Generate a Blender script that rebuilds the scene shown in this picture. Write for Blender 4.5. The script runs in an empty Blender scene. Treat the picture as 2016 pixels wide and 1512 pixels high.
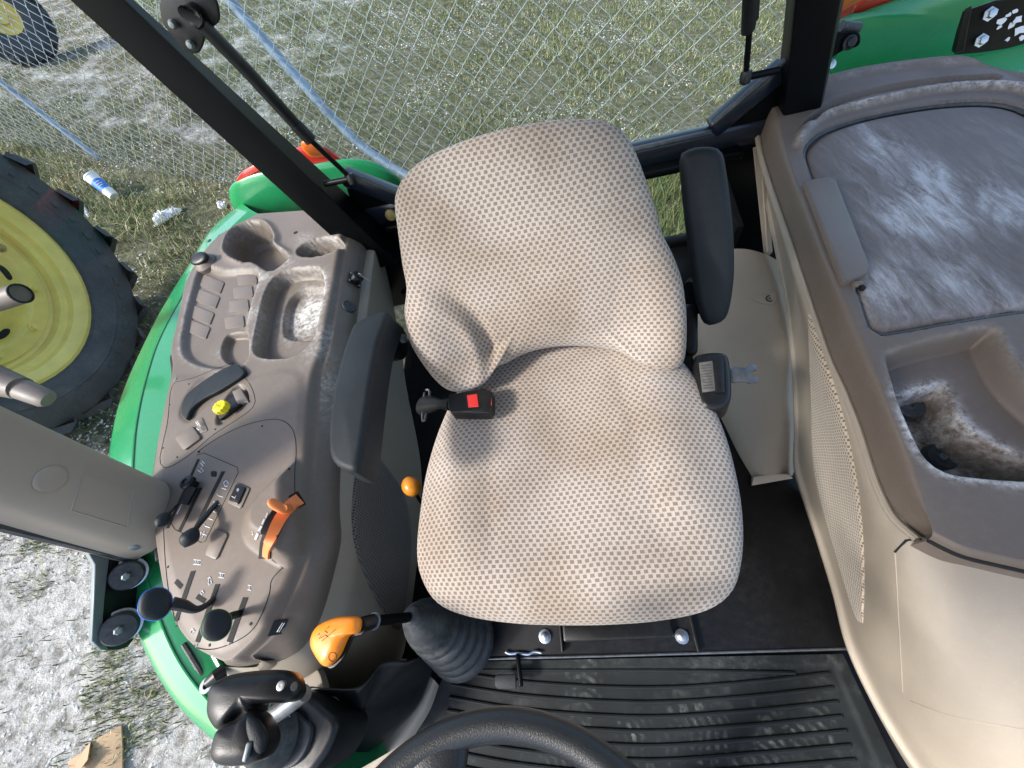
import bpy, math, random
import numpy as np
from mathutils import Vector, Matrix
from mathutils.bvhtree import BVHTree
random.seed(7); rng = np.random.default_rng(7)
scene = bpy.context.scene
COL = scene.collection
A = np.array

# ------------------------------------------------------------------ camera
F = 757.0                                   # focal length in photo pixels (2016 wide)
def nrm(v):
    v = np.array(v, float); return v / np.linalg.norm(v)
_D = nrm((182, -474, 757)); _X = nrm((5008, 714, -757)); _X = nrm(_X - _D * (_X @ _D))
_Y = -np.cross(-_D, _X)
R = A([_X, _Y, -_D])                        # world = R @ camera(right, up, forward)
CAM = A((0.0, 0.0, 1.2))                    # metres above the cab floor
cam_d = bpy.data.cameras.new('camera'); cam = bpy.data.objects.new('camera', cam_d); COL.objects.link(cam)
m = Matrix([[R[i][0], R[i][1], -R[i][2], CAM[i]] for i in range(3)] + [[0, 0, 0, 1]])
cam.matrix_world = m
cam_d.sensor_width = 36; cam_d.lens = 36 * F / 2016; cam_d.clip_start = .02; cam_d.clip_end = 500
scene.camera = cam
scene.render.resolution_x = 1024; scene.render.resolution_y = 768

# ------------------------------------------------------------------ world, sun, exposure
SUN = nrm((-.68, -.32, .70))                # towards the sun: front left of the cab
world = bpy.data.worlds.new('World'); scene.world = world; world.use_nodes = True
wn = world.node_tree.nodes; wl = world.node_tree.links
sky = wn.new('ShaderNodeTexSky'); sky.sky_type = 'NISHITA'; sky.sun_disc = False
sky.dust_density = 2.2; sky.ozone_density = 1.0; sky.air_density = 1.0
sky.sun_elevation = math.asin(SUN[2]); sky.sun_rotation = math.atan2(SUN[0], SUN[1])
wn['Background'].inputs['Strength'].default_value = .15
wl.new(sky.outputs[0], wn['Background'].inputs[0])
sd = bpy.data.lights.new('sun', 'SUN'); sd.energy = 2.1; sd.angle = math.radians(9); sd.color = (1, .96, .91)
so = bpy.data.objects.new('sun', sd); COL.objects.link(so)
so.rotation_euler = Vector(-SUN).to_track_quat('-Z', 'Y').to_euler()
vs = scene.view_settings
vs.view_transform = 'Standard'; vs.look = 'None'; vs.exposure = 1.35; vs.gamma = 1; vs.use_curve_mapping = False

# ------------------------------------------------------------------ turning photo measurements into places
def ray(px, py): return R @ A((px - 1008.0, 756.0 - py, F))
def U(px, py, z):
    d = ray(px, py); return CAM + d * ((z - CAM[2]) / d[2])
def UX(px, py, x):
    d = ray(px, py); return CAM + d * (x / d[0])
def UY(px, py, y):
    d = ray(px, py); return CAM + d * (y / d[1])
def UPL(px, py, n, k):
    d = ray(px, py); n = A(n, float); return CAM + d * ((k - n @ CAM) / (n @ d))
def UD(px, py, depth): return CAM + ray(px, py) * (depth / F)
def hit(bvh, px, py, off=0.0):
    d = nrm(ray(px, py))
    loc, no, _, _ = bvh.ray_cast(Vector(CAM), Vector(d), 20)
    if loc is None:                          # just past the rim: the nearest place on the skin
        best = min((bvh.find_nearest(Vector(CAM + d * t)) for t in np.linspace(.4, 2.2, 40)), key=lambda k: k[3]); loc, no = best[0], best[1]
    no = A(no); no = no if no @ d < 0 else -no
    return A(loc) + no * off, no

# ------------------------------------------------------------------ curves
def _cr(p0, p1, p2, p3, t):
    return .5 * ((2 * p1) + (-p0 + p2) * t + (2 * p0 - 5 * p1 + 4 * p2 - p3) * t * t + (-p0 + 3 * p1 - 3 * p2 + p3) * t ** 3)
def crp(P, n, closed=False):
    """smooth curve, evenly spread over the control points"""
    P = A(P, float); k = len(P); out = []
    if closed:
        for i in range(n):
            u = i / n * k; j = int(u); t = u - j
            out.append(_cr(P[(j - 1) % k], P[j % k], P[(j + 1) % k], P[(j + 2) % k], t))
    else:
        for i in range(n):
            u = i / (n - 1) * (k - 1); j = min(int(u), k - 2); t = u - j
            out.append(_cr(P[max(j - 1, 0)], P[j], P[j + 1], P[min(j + 2, k - 1)], t))
    return A(out)
def cr(P, n, closed=False):
    """the same, evenly spread over the length"""
    D_ = crp(P, max(len(P) * 14, 40), closed)
    if closed: D_ = np.vstack([D_, D_[:1]])
    L = np.r_[0, np.cumsum(np.linalg.norm(np.diff(D_, axis=0), axis=1))]
    q = np.linspace(0, L[-1], n + 1)[:-1] if closed else np.linspace(0, L[-1], n)
    return A([np.interp(q, L, D_[:, i]) for i in range(D_.shape[1])]).T
def sstep(a, b, x):
    t = np.clip((x - a) / (b - a), 0, 1); return t * t * (3 - 2 * t)
def sdf(poly, x, y):
    """signed distance to a closed polygon, negative inside"""
    P = A(poly)[:, :2]; d2 = np.full(x.shape, 1e9); inside = np.zeros(x.shape, bool)
    for i in range(len(P)):
        a = P[i]; b = P[(i + 1) % len(P)]; e = b - a; wx = x - a[0]; wy = y - a[1]
        t = np.clip((wx * e[0] + wy * e[1]) / (e @ e + 1e-12), 0, 1)
        d2 = np.minimum(d2, (wx - e[0] * t) ** 2 + (wy - e[1] * t) ** 2)
        c = ((a[1] <= y) != (b[1] <= y))
        with np.errstate(divide='ignore', invalid='ignore'):
            xi = a[0] + (y - a[1]) * e[0] / (e[1] if abs(e[1]) > 1e-12 else 1e-12)
        inside ^= c & (x < xi)
    return np.where(inside, -1, 1) * np.sqrt(d2)

# ------------------------------------------------------------------ meshes
class G:
    """collects shapes; build() links them as ONE mesh object"""
    def __init__(s): s.v = []; s.f = []; s.uv = None; s.col = None
    def add(s, v, f):
        o = len(s.v); s.v += [tuple(map(float, p)) for p in v]; s.f += [tuple(i + o for i in q) for q in f]; return s
    def grid(s, P, closeu=False, closev=False):
        P = A(P); n, m_ = P.shape[:2]; f = []
        for i in range(n if closeu else n - 1):
            for j in range(m_ if closev else m_ - 1):
                a = i * m_ + j; b = i * m_ + (j + 1) % m_; c = ((i + 1) % n) * m_ + (j + 1) % m_; d = ((i + 1) % n) * m_ + j
                f.append((a, b, c, d))
        return s.add(P.reshape(-1, 3), f)
    def tube(s, pts, r, seg=10, caps=True, flat=1.0, up=None):
        pts = A(pts, float); n = len(pts); r = np.full(n, r) if np.isscalar(r) else A(r, float)
        T = np.gradient(pts, axis=0); T /= np.linalg.norm(T, axis=1)[:, None] + 1e-12
        a = A(up, float) if up is not None else (A((0, 0, 1.)) if abs(T[0][2]) < .9 else A((1., 0, 0)))
        rings = []
        for i in range(n):
            a = a - T[i] * (a @ T[i]); a /= np.linalg.norm(a) + 1e-12; b = np.cross(T[i], a)
            th = np.arange(seg) / seg * 2 * math.pi
            rings.append(pts[i] + r[i] * (np.cos(th)[:, None] * a * flat + np.sin(th)[:, None] * b))
        o = len(s.v); s.grid(A(rings), closev=True)
        if caps:
            s.f.append(tuple(o + k for k in range(seg)[::-1])); s.f.append(tuple(o + (n - 1) * seg + k for k in range(seg)))
        return s
    def lathe(s, prof, org, axis, seg=24, caps=True):
        """prof = [(radius, height)]"""
        ax = nrm(axis); a = A((0, 0, 1.)) if abs(ax[2]) < .9 else A((1., 0, 0)); a = nrm(a - ax * (a @ ax)); b = np.cross(ax, a)
        th = np.arange(seg) / seg * 2 * math.pi; org = A(org)
        rings = [org + ax * h + r * (np.cos(th)[:, None] * a + np.sin(th)[:, None] * b) for r, h in prof]
        o = len(s.v); s.grid(A(rings), closev=True); n = len(prof)
        if caps: s.f.append(tuple(o + k for k in range(seg)[::-1])); s.f.append(tuple(o + (n - 1) * seg + k for k in range(seg)))
        return s
    def slab(s, top, n, thick, bev=.0, seg=2):
        """outline 'top' (near planar, any turn) extruded by thick against n, with a rounded upper edge"""
        P = A(top, float); n = nrm(n); c = P.mean(0)
        a = nrm(np.cross(n, (.3, .9, .1))); b = np.cross(n, a); Q = (P - c) @ A([a, b]).T
        ar = np.sum(Q[:, 0] * np.roll(Q[:, 1], -1) - np.roll(Q[:, 0], -1) * Q[:, 1])
        if ar < 0: P = P[::-1]
        e = np.roll(P, -1, 0) - np.roll(P, 1, 0); nr = np.cross(n, e); nr /= np.linalg.norm(nr, axis=1)[:, None] + 1e-9   # inward
        rings = [P - n * thick]
        if bev > 0:
            for k in range(seg + 1):
                t = k / seg * math.pi / 2
                rings.append(P + nr * bev * (1 - math.cos(t)) - n * bev * (1 - math.sin(t)))
        else: rings.append(P)
        m_ = len(P); o = len(s.v); s.grid(A(rings), closev=True)
        s.f.append(tuple(o + k for k in range(m_)[::-1])); s.f.append(tuple(o + (len(rings) - 1) * m_ + k for k in range(m_)))
        return s
    def box(s, c, size, ax=None, bev=.0):
        ax = A(ax if ax is not None else np.eye(3), float); hx, hy, hz = A(size) / 2; c = A(c)
        if bev <= 0:
            v = [c + ax[0] * hx * i + ax[1] * hy * j + ax[2] * hz * k for i in (-1, 1) for j in (-1, 1) for k in (-1, 1)]
            return s.add(v, [(0, 1, 3, 2), (4, 6, 7, 5), (0, 4, 5, 1), (2, 3, 7, 6), (0, 2, 6, 4), (1, 5, 7, 3)])
        o = []
        for sx, sy, t0 in ((1, 1, 0), (-1, 1, 90), (-1, -1, 180), (1, -1, 270)):
            for t in (0, 45, 90):
                t = math.radians(t + t0); o.append((sx * (hx - bev) + bev * math.cos(t), sy * (hy - bev) + bev * math.sin(t)))
        rings = []
        for zz, ins in ((-hz, bev * .9), (-hz + bev * .3, bev * .3), (-hz + bev, 0), (hz - bev, 0), (hz - bev * .3, bev * .3), (hz, bev * .9)):
            rings.append([c + ax[0] * (x - math.copysign(min(ins, abs(x)), x)) + ax[1] * (y - math.copysign(min(ins, abs(y)), y)) + ax[2] * zz for x, y in o])
        b = len(s.v); s.grid(A(rings), closev=True)
        s.f.append(tuple(b + k for k in range(12)[::-1])); s.f.append(tuple(b + 60 + k for k in range(12)))
        return s
    def build(s, name, mat, parent=None, smooth=True, angle=35, **tags):
        me = bpy.data.meshes.new(name); me.from_pydata(s.v, [], s.f); me.update()
        return link(name, me, mat, parent, smooth, angle, **tags)
def link(name, me, mat, parent=None, smooth=True, angle=35, **tags):
    if smooth:
        me.polygons.foreach_set('use_smooth', [True] * len(me.polygons))
        if angle < 180: me.set_sharp_from_angle(angle=math.radians(angle))
    if mat is not None and not me.materials: me.materials.append(M[mat] if isinstance(mat, str) else mat)
    o = bpy.data.objects.new(name, me); COL.objects.link(o)
    if parent is not None: o.parent = parent; o.matrix_parent_inverse = parent.matrix_world.inverted()
    for k, v in tags.items(): o[k] = v
    return o
def thing(name, loc, label, category, group=None):
    o = bpy.data.objects.new(name, None); COL.objects.link(o); o.location = loc; o.empty_display_size = .05
    o.matrix_world = Matrix.Translation(loc)
    o['label'] = label; o['category'] = category
    if group: o['group'] = group
    return o
def recalc(o):
    import bmesh
    b = bmesh.new(); b.from_mesh(o.data); bmesh.ops.recalc_face_normals(b, faces=b.faces); b.to_mesh(o.data); b.free()
def attr(o, name, vals):
    """one float per vertex, for stains with a shape of their own"""
    a = o.data.attributes.new(name, 'FLOAT', 'POINT'); a.data.foreach_set('value', np.clip(vals, 0, 2).astype(np.float32))
def set_uv(o, uv_per_vert):
    me = o.data; l = me.uv_layers.new(name='UVMap'); idx = np.zeros(len(me.loops), np.int32); me.loops.foreach_get('vertex_index', idx)
    l.data.foreach_set('uv', A(uv_per_vert, np.float32)[idx].ravel())
def bvh_of(o): return BVHTree.FromPolygons([o.matrix_world @ v.co for v in o.data.vertices] if False else [v.co.copy() for v in o.data.vertices], [tuple(p.vertices) for p in o.data.polygons])

# ------------------------------------------------------------------ materials
M = {}
def mat(name, col, rough=.5, metal=0., var=0., vscale=8., bump=0., bscale=400., dust=None, dustcol=(.55, .54, .52), coat=0., spec=.5, edge=0., speck=0., streak=None, speckcol=(.6, .58, .53)):
    """principled; var = blotchy colour change, bump = fine relief, dust = strength of pale dirt (attribute 'dust' adds to it)"""
    m_ = bpy.data.materials.new(name); m_.use_nodes = True; nt = m_.node_tree; n = nt.nodes; l = nt.links; p = n['Principled BSDF']
    p.inputs['Roughness'].default_value = rough; p.inputs['Metallic'].default_value = metal
    p.inputs['Coat Weight'].default_value = coat; p.inputs['Coat Roughness'].default_value = .08; p.inputs['Specular IOR Level'].default_value = spec
    tc = n.new('ShaderNodeTexCoord'); out = None
    def noise(sc, det=4, ro=.6):
        t = n.new('ShaderNodeTexNoise'); t.inputs['Scale'].default_value = sc; t.inputs['Detail'].default_value = det; t.inputs['Roughness'].default_value = ro
        l.new(tc.outputs['Object'], t.inputs['Vector']); return t.outputs[0]
    def ramp(src, a, b, ca=(0, 0, 0, 1), cb=(1, 1, 1, 1)):
        r = n.new('ShaderNodeValToRGB'); r.color_ramp.elements[0].position = a; r.color_ramp.elements[1].position = b
        r.color_ramp.elements[0].color = ca; r.color_ramp.elements[1].color = cb; l.new(src, r.inputs[0]); return r.outputs[0]
    def mix(f, a, b):
        x = n.new('ShaderNodeMix'); x.data_type = 'RGBA'
        for s_, k in ((f, 0), (a, 6), (b, 7)):
            if isinstance(s_, (int, float)): x.inputs[k].default_value = s_
            elif isinstance(s_, tuple): x.inputs[k].default_value = s_
            else: l.new(s_, x.inputs[k])
        return x.outputs[2]
    def math_(op, a, b):
        x = n.new('ShaderNodeMath'); x.operation = op; x.use_clamp = True
        for s_, k in ((a, 0), (b, 1)):
            if isinstance(s_, (int, float)): x.inputs[k].default_value = s_
            else: l.new(s_, x.inputs[k])
        return x.outputs[0]
    c4 = (*col, 1); cur = c4
    if var:
        lo = tuple(x * (1 - var) for x in col) + (1,); hi = tuple(min(1, x * (1 + var)) for x in col) + (1,)
        cur = mix(ramp(noise(vscale, 6), .3, .7), lo, hi)
    rsock = None
    if dust is not None:
        at = n.new('ShaderNodeAttribute'); at.attribute_name = 'dust'
        if streak:                                       # wiped and scuffed: the dirt is drawn out along one direction
            mp = n.new('ShaderNodeMapping'); mp.inputs['Rotation'].default_value = (0, 0, math.radians(streak)); mp.inputs['Scale'].default_value = (1, .22, 1); l.new(tc.outputs['Object'], mp.inputs[0])
            def dn(sc, det, ro):
                t = n.new('ShaderNodeTexNoise'); t.inputs['Scale'].default_value = sc; t.inputs['Detail'].default_value = det; t.inputs['Roughness'].default_value = ro; t.inputs['Distortion'].default_value = .6; l.new(mp.outputs[0], t.inputs['Vector']); return t.outputs[0]
            big = ramp(dn(8, 9, .72), .44, .70); fine = ramp(dn(38, 8, .8), .36, .74)
        else: big = ramp(noise(9, 8, .72), .42, .72); fine = ramp(noise(70, 6, .75), .38, .66)
        half = math_('ADD', math_('MULTIPLY', at.outputs['Fac'], .5), dust * .5)      # attribute runs 0..2
        f = math_('MULTIPLY', math_('MULTIPLY', half, fine), math_('ADD', big, .25))
        f = math_('MULTIPLY', f, 3.2)
        cur = mix(f, cur, (*dustcol, 1))
        rsock = math_('ADD', math_('MULTIPLY', f, .35), rough); l.new(rsock, p.inputs['Roughness'])
    if speck:
        f = ramp(noise(240, 2, .5), .68, .74); cur = mix(math_('MULTIPLY', f, speck), cur, (*speckcol, 1))
    if isinstance(cur, tuple): p.inputs['Base Color'].default_value = cur
    else: l.new(cur, p.inputs['Base Color'])
    if rsock is None:
        rr = n.new('ShaderNodeMapRange'); rr.inputs['To Min'].default_value = max(.02, rough - .07); rr.inputs['To Max'].default_value = min(1, rough + .09)
        l.new(noise(14, 6, .7), rr.inputs['Value']); l.new(rr.outputs[0], p.inputs['Roughness'])
    if bump:
        b = n.new('ShaderNodeBump'); b.inputs['Strength'].default_value = bump; b.inputs['Distance'].default_value = .001
        l.new(noise(bscale, 3, .5), b.inputs['Height']); l.new(b.outputs[0], p.inputs['Normal'])
    M[name] = m_; return m_
mat('brown', (.145, .116, .093), .46, spec=.38, var=.10, vscale=5, bump=.22, bscale=900, dust=.03, speck=.10)
mat('brown_panel', (.155, .125, .101), .45, var=.06, vscale=6, bump=.22, bscale=900, dust=.02, speck=.08)
mat('brown_lid', (.130, .102, .086), .50, spec=.35, var=.12, vscale=6, bump=.3, bscale=800, dust=.12, dustcol=(.50, .505, .515), streak=35)
mat('dark_steel', (.16, .17, .18), .4, .8, var=.3, vscale=60)
mat('webbing', (.11, .105, .095), .9, var=.3, vscale=90)
mat('beige', (.315, .270, .212), .52, var=.10, vscale=3, bump=.4, bscale=700, dust=.05, dustcol=(.46, .42, .36), speck=.08)
mat('taupe', (.33, .277, .224), .5, var=.05, vscale=4, bump=.2, bscale=900, speck=.05)
mat('black_paint', (.0025, .003, .0035), .36, var=.3, spec=.13, speck=.012)
mat('black_plastic', (.006, .0066, .0072), .34, var=.25, bump=.25, bscale=900, dust=.012, spec=.35)
mat('black_vinyl', (.011, .0145, .0175), .52, var=.2, vscale=9, bump=.45, bscale=700, dust=.03, dustcol=(.14, .155, .165), spec=.28)
mat('wheel_vinyl', (.012, .014, .016), .36, var=.2, vscale=9, bump=.35, bscale=700, spec=.5)
mat('rubber', (.024, .028, .032), .48, var=.25, bump=.2, bscale=300, dust=.08)
mat('dark', (.004, .004, .004), .8)
mat('mat_rubber', (.011, .0140, .0155), .62, spec=.22, var=.3, vscale=12, bump=.3, bscale=600, dust=.0, dustcol=(.15, .16, .155))
mat('sill_sky_sheen', (.010, .015, .024), .30, var=.3, spec=.5, coat=.3)  # black frame paint with a blue sky sheen put into its base colour
mat('plate_black', (.0035, .004, .005), .4, var=.3, dust=.012, spec=.2)
mat('green', (.016, .255, .088), .26, var=.05, coat=.7, dust=.03, dustcol=(.45, .55, .42))
mat('yellow', (.76, .60, .15), .42, var=.16, vscale=5, dust=.10, dustcol=(.50, .40, .24), speck=.5, speckcol=(.20, .10, .03))
mat('rust_bolt', (.32, .24, .08), .6, var=.4, vscale=40)
mat('tyre', (.034, .041, .047), .7, var=.35, vscale=5, bump=.3, bscale=120, dust=.22, dustcol=(.16, .17, .18))
mat('orange', (.86, .25, .012), .34, var=.05, coat=.3)
mat('orange_dull', (.78, .22, .06), .5, var=.05, bump=.1)
mat('amber_knob', (.55, .20, .012), .35, var=.2, vscale=60)
mat('knob_yellow', (.85, .68, .01), .4, var=.03)
mat('steel', (.55, .55, .54), .28, 1.)
mat('zinc', (.50, .54, .60), .35, 1., var=.2, vscale=60)
mat('galv', (.40, .45, .48), .5, .4, var=.25, vscale=30)
mat('pipe', (.24, .31, .40), .45, .35, var=.25, vscale=9, bump=.2, bscale=60)
mat('red_button', (.65, .035, .03), .35)
mat('red_lens', (.62, .03, .02), .15, coat=.8)
mat('orange_lens', (.85, .16, .02), .15, coat=.8)
mat('white_print', (.75, .76, .77), .5)
mat('grey_print', (.20, .21, .22), .5)
mat('blue_ring', (.01, .16, .75), .35)
mat('green_ring', (.01, .20, .06), .4)
mat('cup_white', (.78, .78, .76), .5, var=.06, vscale=30)
mat('cup_blue', (.03, .17, .55), .45)
mat('paper', (.84, .84, .86), .7, var=.12, vscale=25)
mat('cardboard', (.42, .29, .17), .8, var=.2, vscale=9)
mat('grey_metal', (.16, .19, .20), .45, .3, var=.2)
mat('roof_skin', (.66, .63, .58), .7, var=.05)  # pale lining chosen so the unseen roof bounces light into the cab
mat('stone', (.66, .65, .62), .85, var=.18, vscale=3)
mat('handle_brown', (.13, .105, .09), .5, var=.15, vscale=20, bump=.3, bscale=300)

def fabric(name, light, dark, w, h, fill=.47, stain=.6):
    """basket weave with staggered dark squares"""
    m_ = bpy.data.materials.new(name); m_.use_nodes = True; nt = m_.node_tree; n = nt.nodes; l = nt.links; p = n['Principled BSDF']
    p.inputs['Roughness'].default_value = .9; p.inputs['Specular IOR Level'].default_value = .15; p.inputs['Sheen Weight'].default_value = .25
    uv = n.new('ShaderNodeUVMap'); uv.uv_map = 'UVMap'
    wob = n.new('ShaderNodeTexNoise'); wob.inputs['Scale'].default_value = 16; l.new(uv.outputs[0], wob.inputs['Vector'])
    add = n.new('ShaderNodeVectorMath'); add.operation = 'MULTIPLY_ADD'; l.new(wob.outputs['Color'], add.inputs[0]); add.inputs[1].default_value = (.008, .008, 0); l.new(uv.outputs[0], add.inputs[2])
    sep = n.new('ShaderNodeSeparateXYZ'); l.new(add.outputs[0], sep.inputs[0])
    def mt(op, a, b=None, c=None):
        q = n.new('ShaderNodeMath'); q.operation = op
        for k, v in enumerate((a, b, c)):
            if v is None: continue
            if isinstance(v, (int, float)): q.inputs[k].default_value = v
            else: l.new(v, q.inputs[k])
        return q.outputs[0]
    uu = mt('DIVIDE', sep.outputs[0], w); vv = mt('DIVIDE', sep.outputs[1], h); row = mt('FLOOR', vv)
    fu = mt('FRACT', mt('ADD', uu, mt('MULTIPLY', mt('FLOORED_MODULO', row, 2), .5))); fv = mt('FRACT', vv)
    def band(f, wd):                                     # soft-edged window round the middle of the cell
        q = n.new('ShaderNodeMapRange'); q.interpolation_type = 'SMOOTHSTEP'; l.new(mt('ABSOLUTE', mt('SUBTRACT', f, .5)), q.inputs['Value'])
        q.inputs['From Min'].default_value = wd / 2 + .055; q.inputs['From Max'].default_value = wd / 2 - .055; return q.outputs[0]
    spot = mt('MULTIPLY', band(fu, fill), band(fv, .70))
    vn = n.new('ShaderNodeTexNoise'); vn.inputs['Scale'].default_value = 70; l.new(uv.outputs[0], vn.inputs['Vector'])
    spot2 = mt('MULTIPLY', spot, mt('ADD', mt('MULTIPLY', vn.outputs[0], .7), .62))
    bm = n.new('ShaderNodeMix'); bm.data_type = 'RGBA'; bm.clamp_factor = True; l.new(spot2, bm.inputs[0]); bm.inputs[6].default_value = (*light, 1); bm.inputs[7].default_value = (*dark, 1)
    nz = n.new('ShaderNodeTexNoise'); nz.inputs['Scale'].default_value = 5; nz.inputs['Detail'].default_value = 6; l.new(uv.outputs[0], nz.inputs['Vector'])
    st = n.new('ShaderNodeMix'); st.data_type = 'RGBA'; st.blend_type = 'MULTIPLY'
    rp = n.new('ShaderNodeValToRGB'); rp.color_ramp.elements[0].position = .38; rp.color_ramp.elements[1].position = .60
    rp.color_ramp.elements[0].color = (.60, .52, .42, 1); rp.color_ramp.elements[1].color = (1, 1, 1, 1); l.new(nz.outputs[0], rp.inputs[0])
    st.inputs[0].default_value = stain; l.new(bm.outputs[2], st.inputs[6]); l.new(rp.outputs[0], st.inputs[7])
    th = n.new('ShaderNodeTexNoise'); th.inputs['Scale'].default_value = 900; th.inputs['Detail'].default_value = 2; l.new(uv.outputs[0], th.inputs['Vector'])
    tm = n.new('ShaderNodeMix'); tm.data_type = 'RGBA'; tm.blend_type = 'OVERLAY'; tm.inputs[0].default_value = .55
    l.new(st.outputs[2], tm.inputs[6]); l.new(th.outputs[0], tm.inputs[7]); l.new(tm.outputs[2], p.inputs['Base Color'])
    ad = n.new('ShaderNodeMath'); ad.operation = 'ADD'; l.new(mt('SUBTRACT', 1.0, spot), ad.inputs[0])
    mu = n.new('ShaderNodeMath'); mu.operation = 'MULTIPLY'; mu.inputs[1].default_value = .35; l.new(th.outputs[0], mu.inputs[0]); l.new(mu.outputs[0], ad.inputs[1])
    b = n.new('ShaderNodeBump'); b.inputs['Strength'].default_value = .55; b.inputs['Distance'].default_value = .0012
    l.new(ad.outputs[0], b.inputs['Height']); l.new(b.outputs[0], p.inputs['Normal'])
    M[name] = m_
fabric('seat_cloth', (.405, .355, .308), (.185, .155, .136), .0122, .0076, .54)
fabric('insert_dark', (.20, .172, .150), (.055, .050, .046), .0090, .0060, .62, .1)
fabric('insert_light', (.46, .39, .30), (.14, .115, .085), .0100, .0062, .50, .2)

def glass(name, tint, refl):
    m_ = bpy.data.materials.new(name); m_.use_nodes = True; nt = m_.node_tree; n = nt.nodes; l = nt.links
    n.remove(n['Principled BSDF']); o = n['Material Output']
    t = n.new('ShaderNodeBsdfTransparent'); t.inputs[0].default_value = (*tint, 1)
    g = n.new('ShaderNodeBsdfGlossy'); g.inputs['Roughness'].default_value = .02
    fr = n.new('ShaderNodeFresnel'); fr.inputs[0].default_value = 1.45
    mu = n.new('ShaderNodeMath'); mu.operation = 'MULTIPLY'; mu.inputs[1].default_value = refl; l.new(fr.outputs[0], mu.inputs[0])
    x = n.new('ShaderNodeMixShader'); l.new(mu.outputs[0], x.inputs[0]); l.new(t.outputs[0], x.inputs[1]); l.new(g.outputs[0], x.inputs[2]); l.new(x.outputs[0], o.inputs[0])
    M[name] = m_
glass('glass', (.92, .96, .95), .30)
glass('glass_side', (.95, .975, .97), .02)
glass('glass_lens', (.9, .3, .2), 1)

def attr_mat(name, rough=.85, translucent=0.):
    """colour comes from each blade's or stone's own colour attribute"""
    m_ = bpy.data.materials.new(name); m_.use_nodes = True; nt = m_.node_tree; n = nt.nodes; l = nt.links; p = n['Principled BSDF']
    a = n.new('ShaderNodeAttribute'); a.attribute_name = 'col'; l.new(a.outputs['Color'], p.inputs['Base Color']); p.inputs['Roughness'].default_value = rough
    p.inputs['Specular IOR Level'].default_value = .2; M[name] = m_
attr_mat('blades'); attr_mat('pebbles')

def ground_mat():
    m_ = bpy.data.materials.new('ground'); m_.use_nodes = True; nt = m_.node_tree; n = nt.nodes; l = nt.links; p = n['Principled BSDF']; p.inputs['Roughness'].default_value = .95
    p.inputs['Specular IOR Level'].default_value = .1
    tc = n.new('ShaderNodeTexCoord')
    def noise(s, d, r=.65):
        t = n.new('ShaderNodeTexNoise'); t.inputs['Scale'].default_value = s; t.inputs['Detail'].default_value = d; t.inputs['Roughness'].default_value = r; l.new(tc.outputs['Object'], t.inputs['Vector']); return t.outputs[0]
    at = n.new('ShaderNodeAttribute'); at.attribute_name = 'sand'
    def ramp(src, stops):
        r = n.new('ShaderNodeValToRGB'); e = r.color_ramp.elements
        while len(e) < len(stops): e.new(.5)
        for i, (q, c) in enumerate(stops): e[i].position = q; e[i].color = (*c, 1)
        l.new(src, r.inputs[0]); return r.outputs[0]
    soil = ramp(noise(14, 10, .75), [(.30, (.045, .048, .028)), (.48, (.12, .12, .07)), (.62, (.22, .205, .15)), (.78, (.54, .53, .49))])
    sand = ramp(noise(15, 14, .78), [(.30, (.10, .09, .07)), (.42, (.30, .285, .255)), (.53, (.60, .585, .55)), (.8, (.78, .765, .735))])
    nz = noise(2.3, 8, .7)
    ma = n.new('ShaderNodeMath'); ma.operation = 'ADD'; l.new(at.outputs['Fac'], ma.inputs[0]); l.new(nz, ma.inputs[1])
    f = ramp(ma.outputs[0], [(.80, (0, 0, 0)), (1.0, (1, 1, 1))])
    x = n.new('ShaderNodeMix'); x.data_type = 'RGBA'; l.new(f, x.inputs[0]); l.new(soil, x.inputs[6]); l.new(sand, x.inputs[7]); l.new(x.outputs[2], p.inputs['Base Color'])
    b = n.new('ShaderNodeBump'); b.inputs['Strength'].default_value = 1; b.inputs['Distance'].default_value = .05; l.new(noise(15, 10, .72), b.inputs['Height']); l.new(b.outputs[0], p.inputs['Normal'])
    M['ground'] = m_
ground_mat()

# ================================================================== SETTING
def gz(x, y):
    x = np.asarray(x, float); y = np.asarray(y, float)
    return (-1.0 - 1.8 * np.tanh(x / 9) + .45 * np.tanh(y / 9)
            + .025 * np.sin(1.7 * x + .6) * np.sin(1.3 * y) + .015 * np.sin(4.1 * x + y) * np.cos(3.3 * y - x))
def axis_pts(lo, hi, c, n):
    t = np.linspace(-1, 1, n); s = np.sinh(t * 4.6) / math.sinh(4.6)
    return c + np.where(s < 0, -s * (lo - c), s * (hi - c))
gx = axis_pts(-220, 220, -1.5, 190); gy = axis_pts(-220, 220, 3, 190)
GX, GY = np.meshgrid(gx, gy, indexing='ij')
g = G(); g.grid(np.dstack([GX, GY, gz(GX, GY)]))
ground = g.build('ground', 'ground', kind='structure')
def sandf(x, y):
    s = .55 * (1 - sstep(.2, 1.5, y)) * (1 - sstep(-.9, -.3, x)) + .06
    s += .15 * sstep(2.6, 3.2, y + .37 * x) * (.45 + 1.4 * sstep(-1.0, -2.8, x))
    s += .13 * np.exp(-(((x - 1.6) / 1.2) ** 2 + ((y - 3.6) / 1.3) ** 2)) + .12 * np.exp(-(((x + 1.9) / .8) ** 2 + ((y - 1.2) / .9) ** 2))
    return s
attr(ground, 'sand', sandf(GX, GY).ravel())

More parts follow.
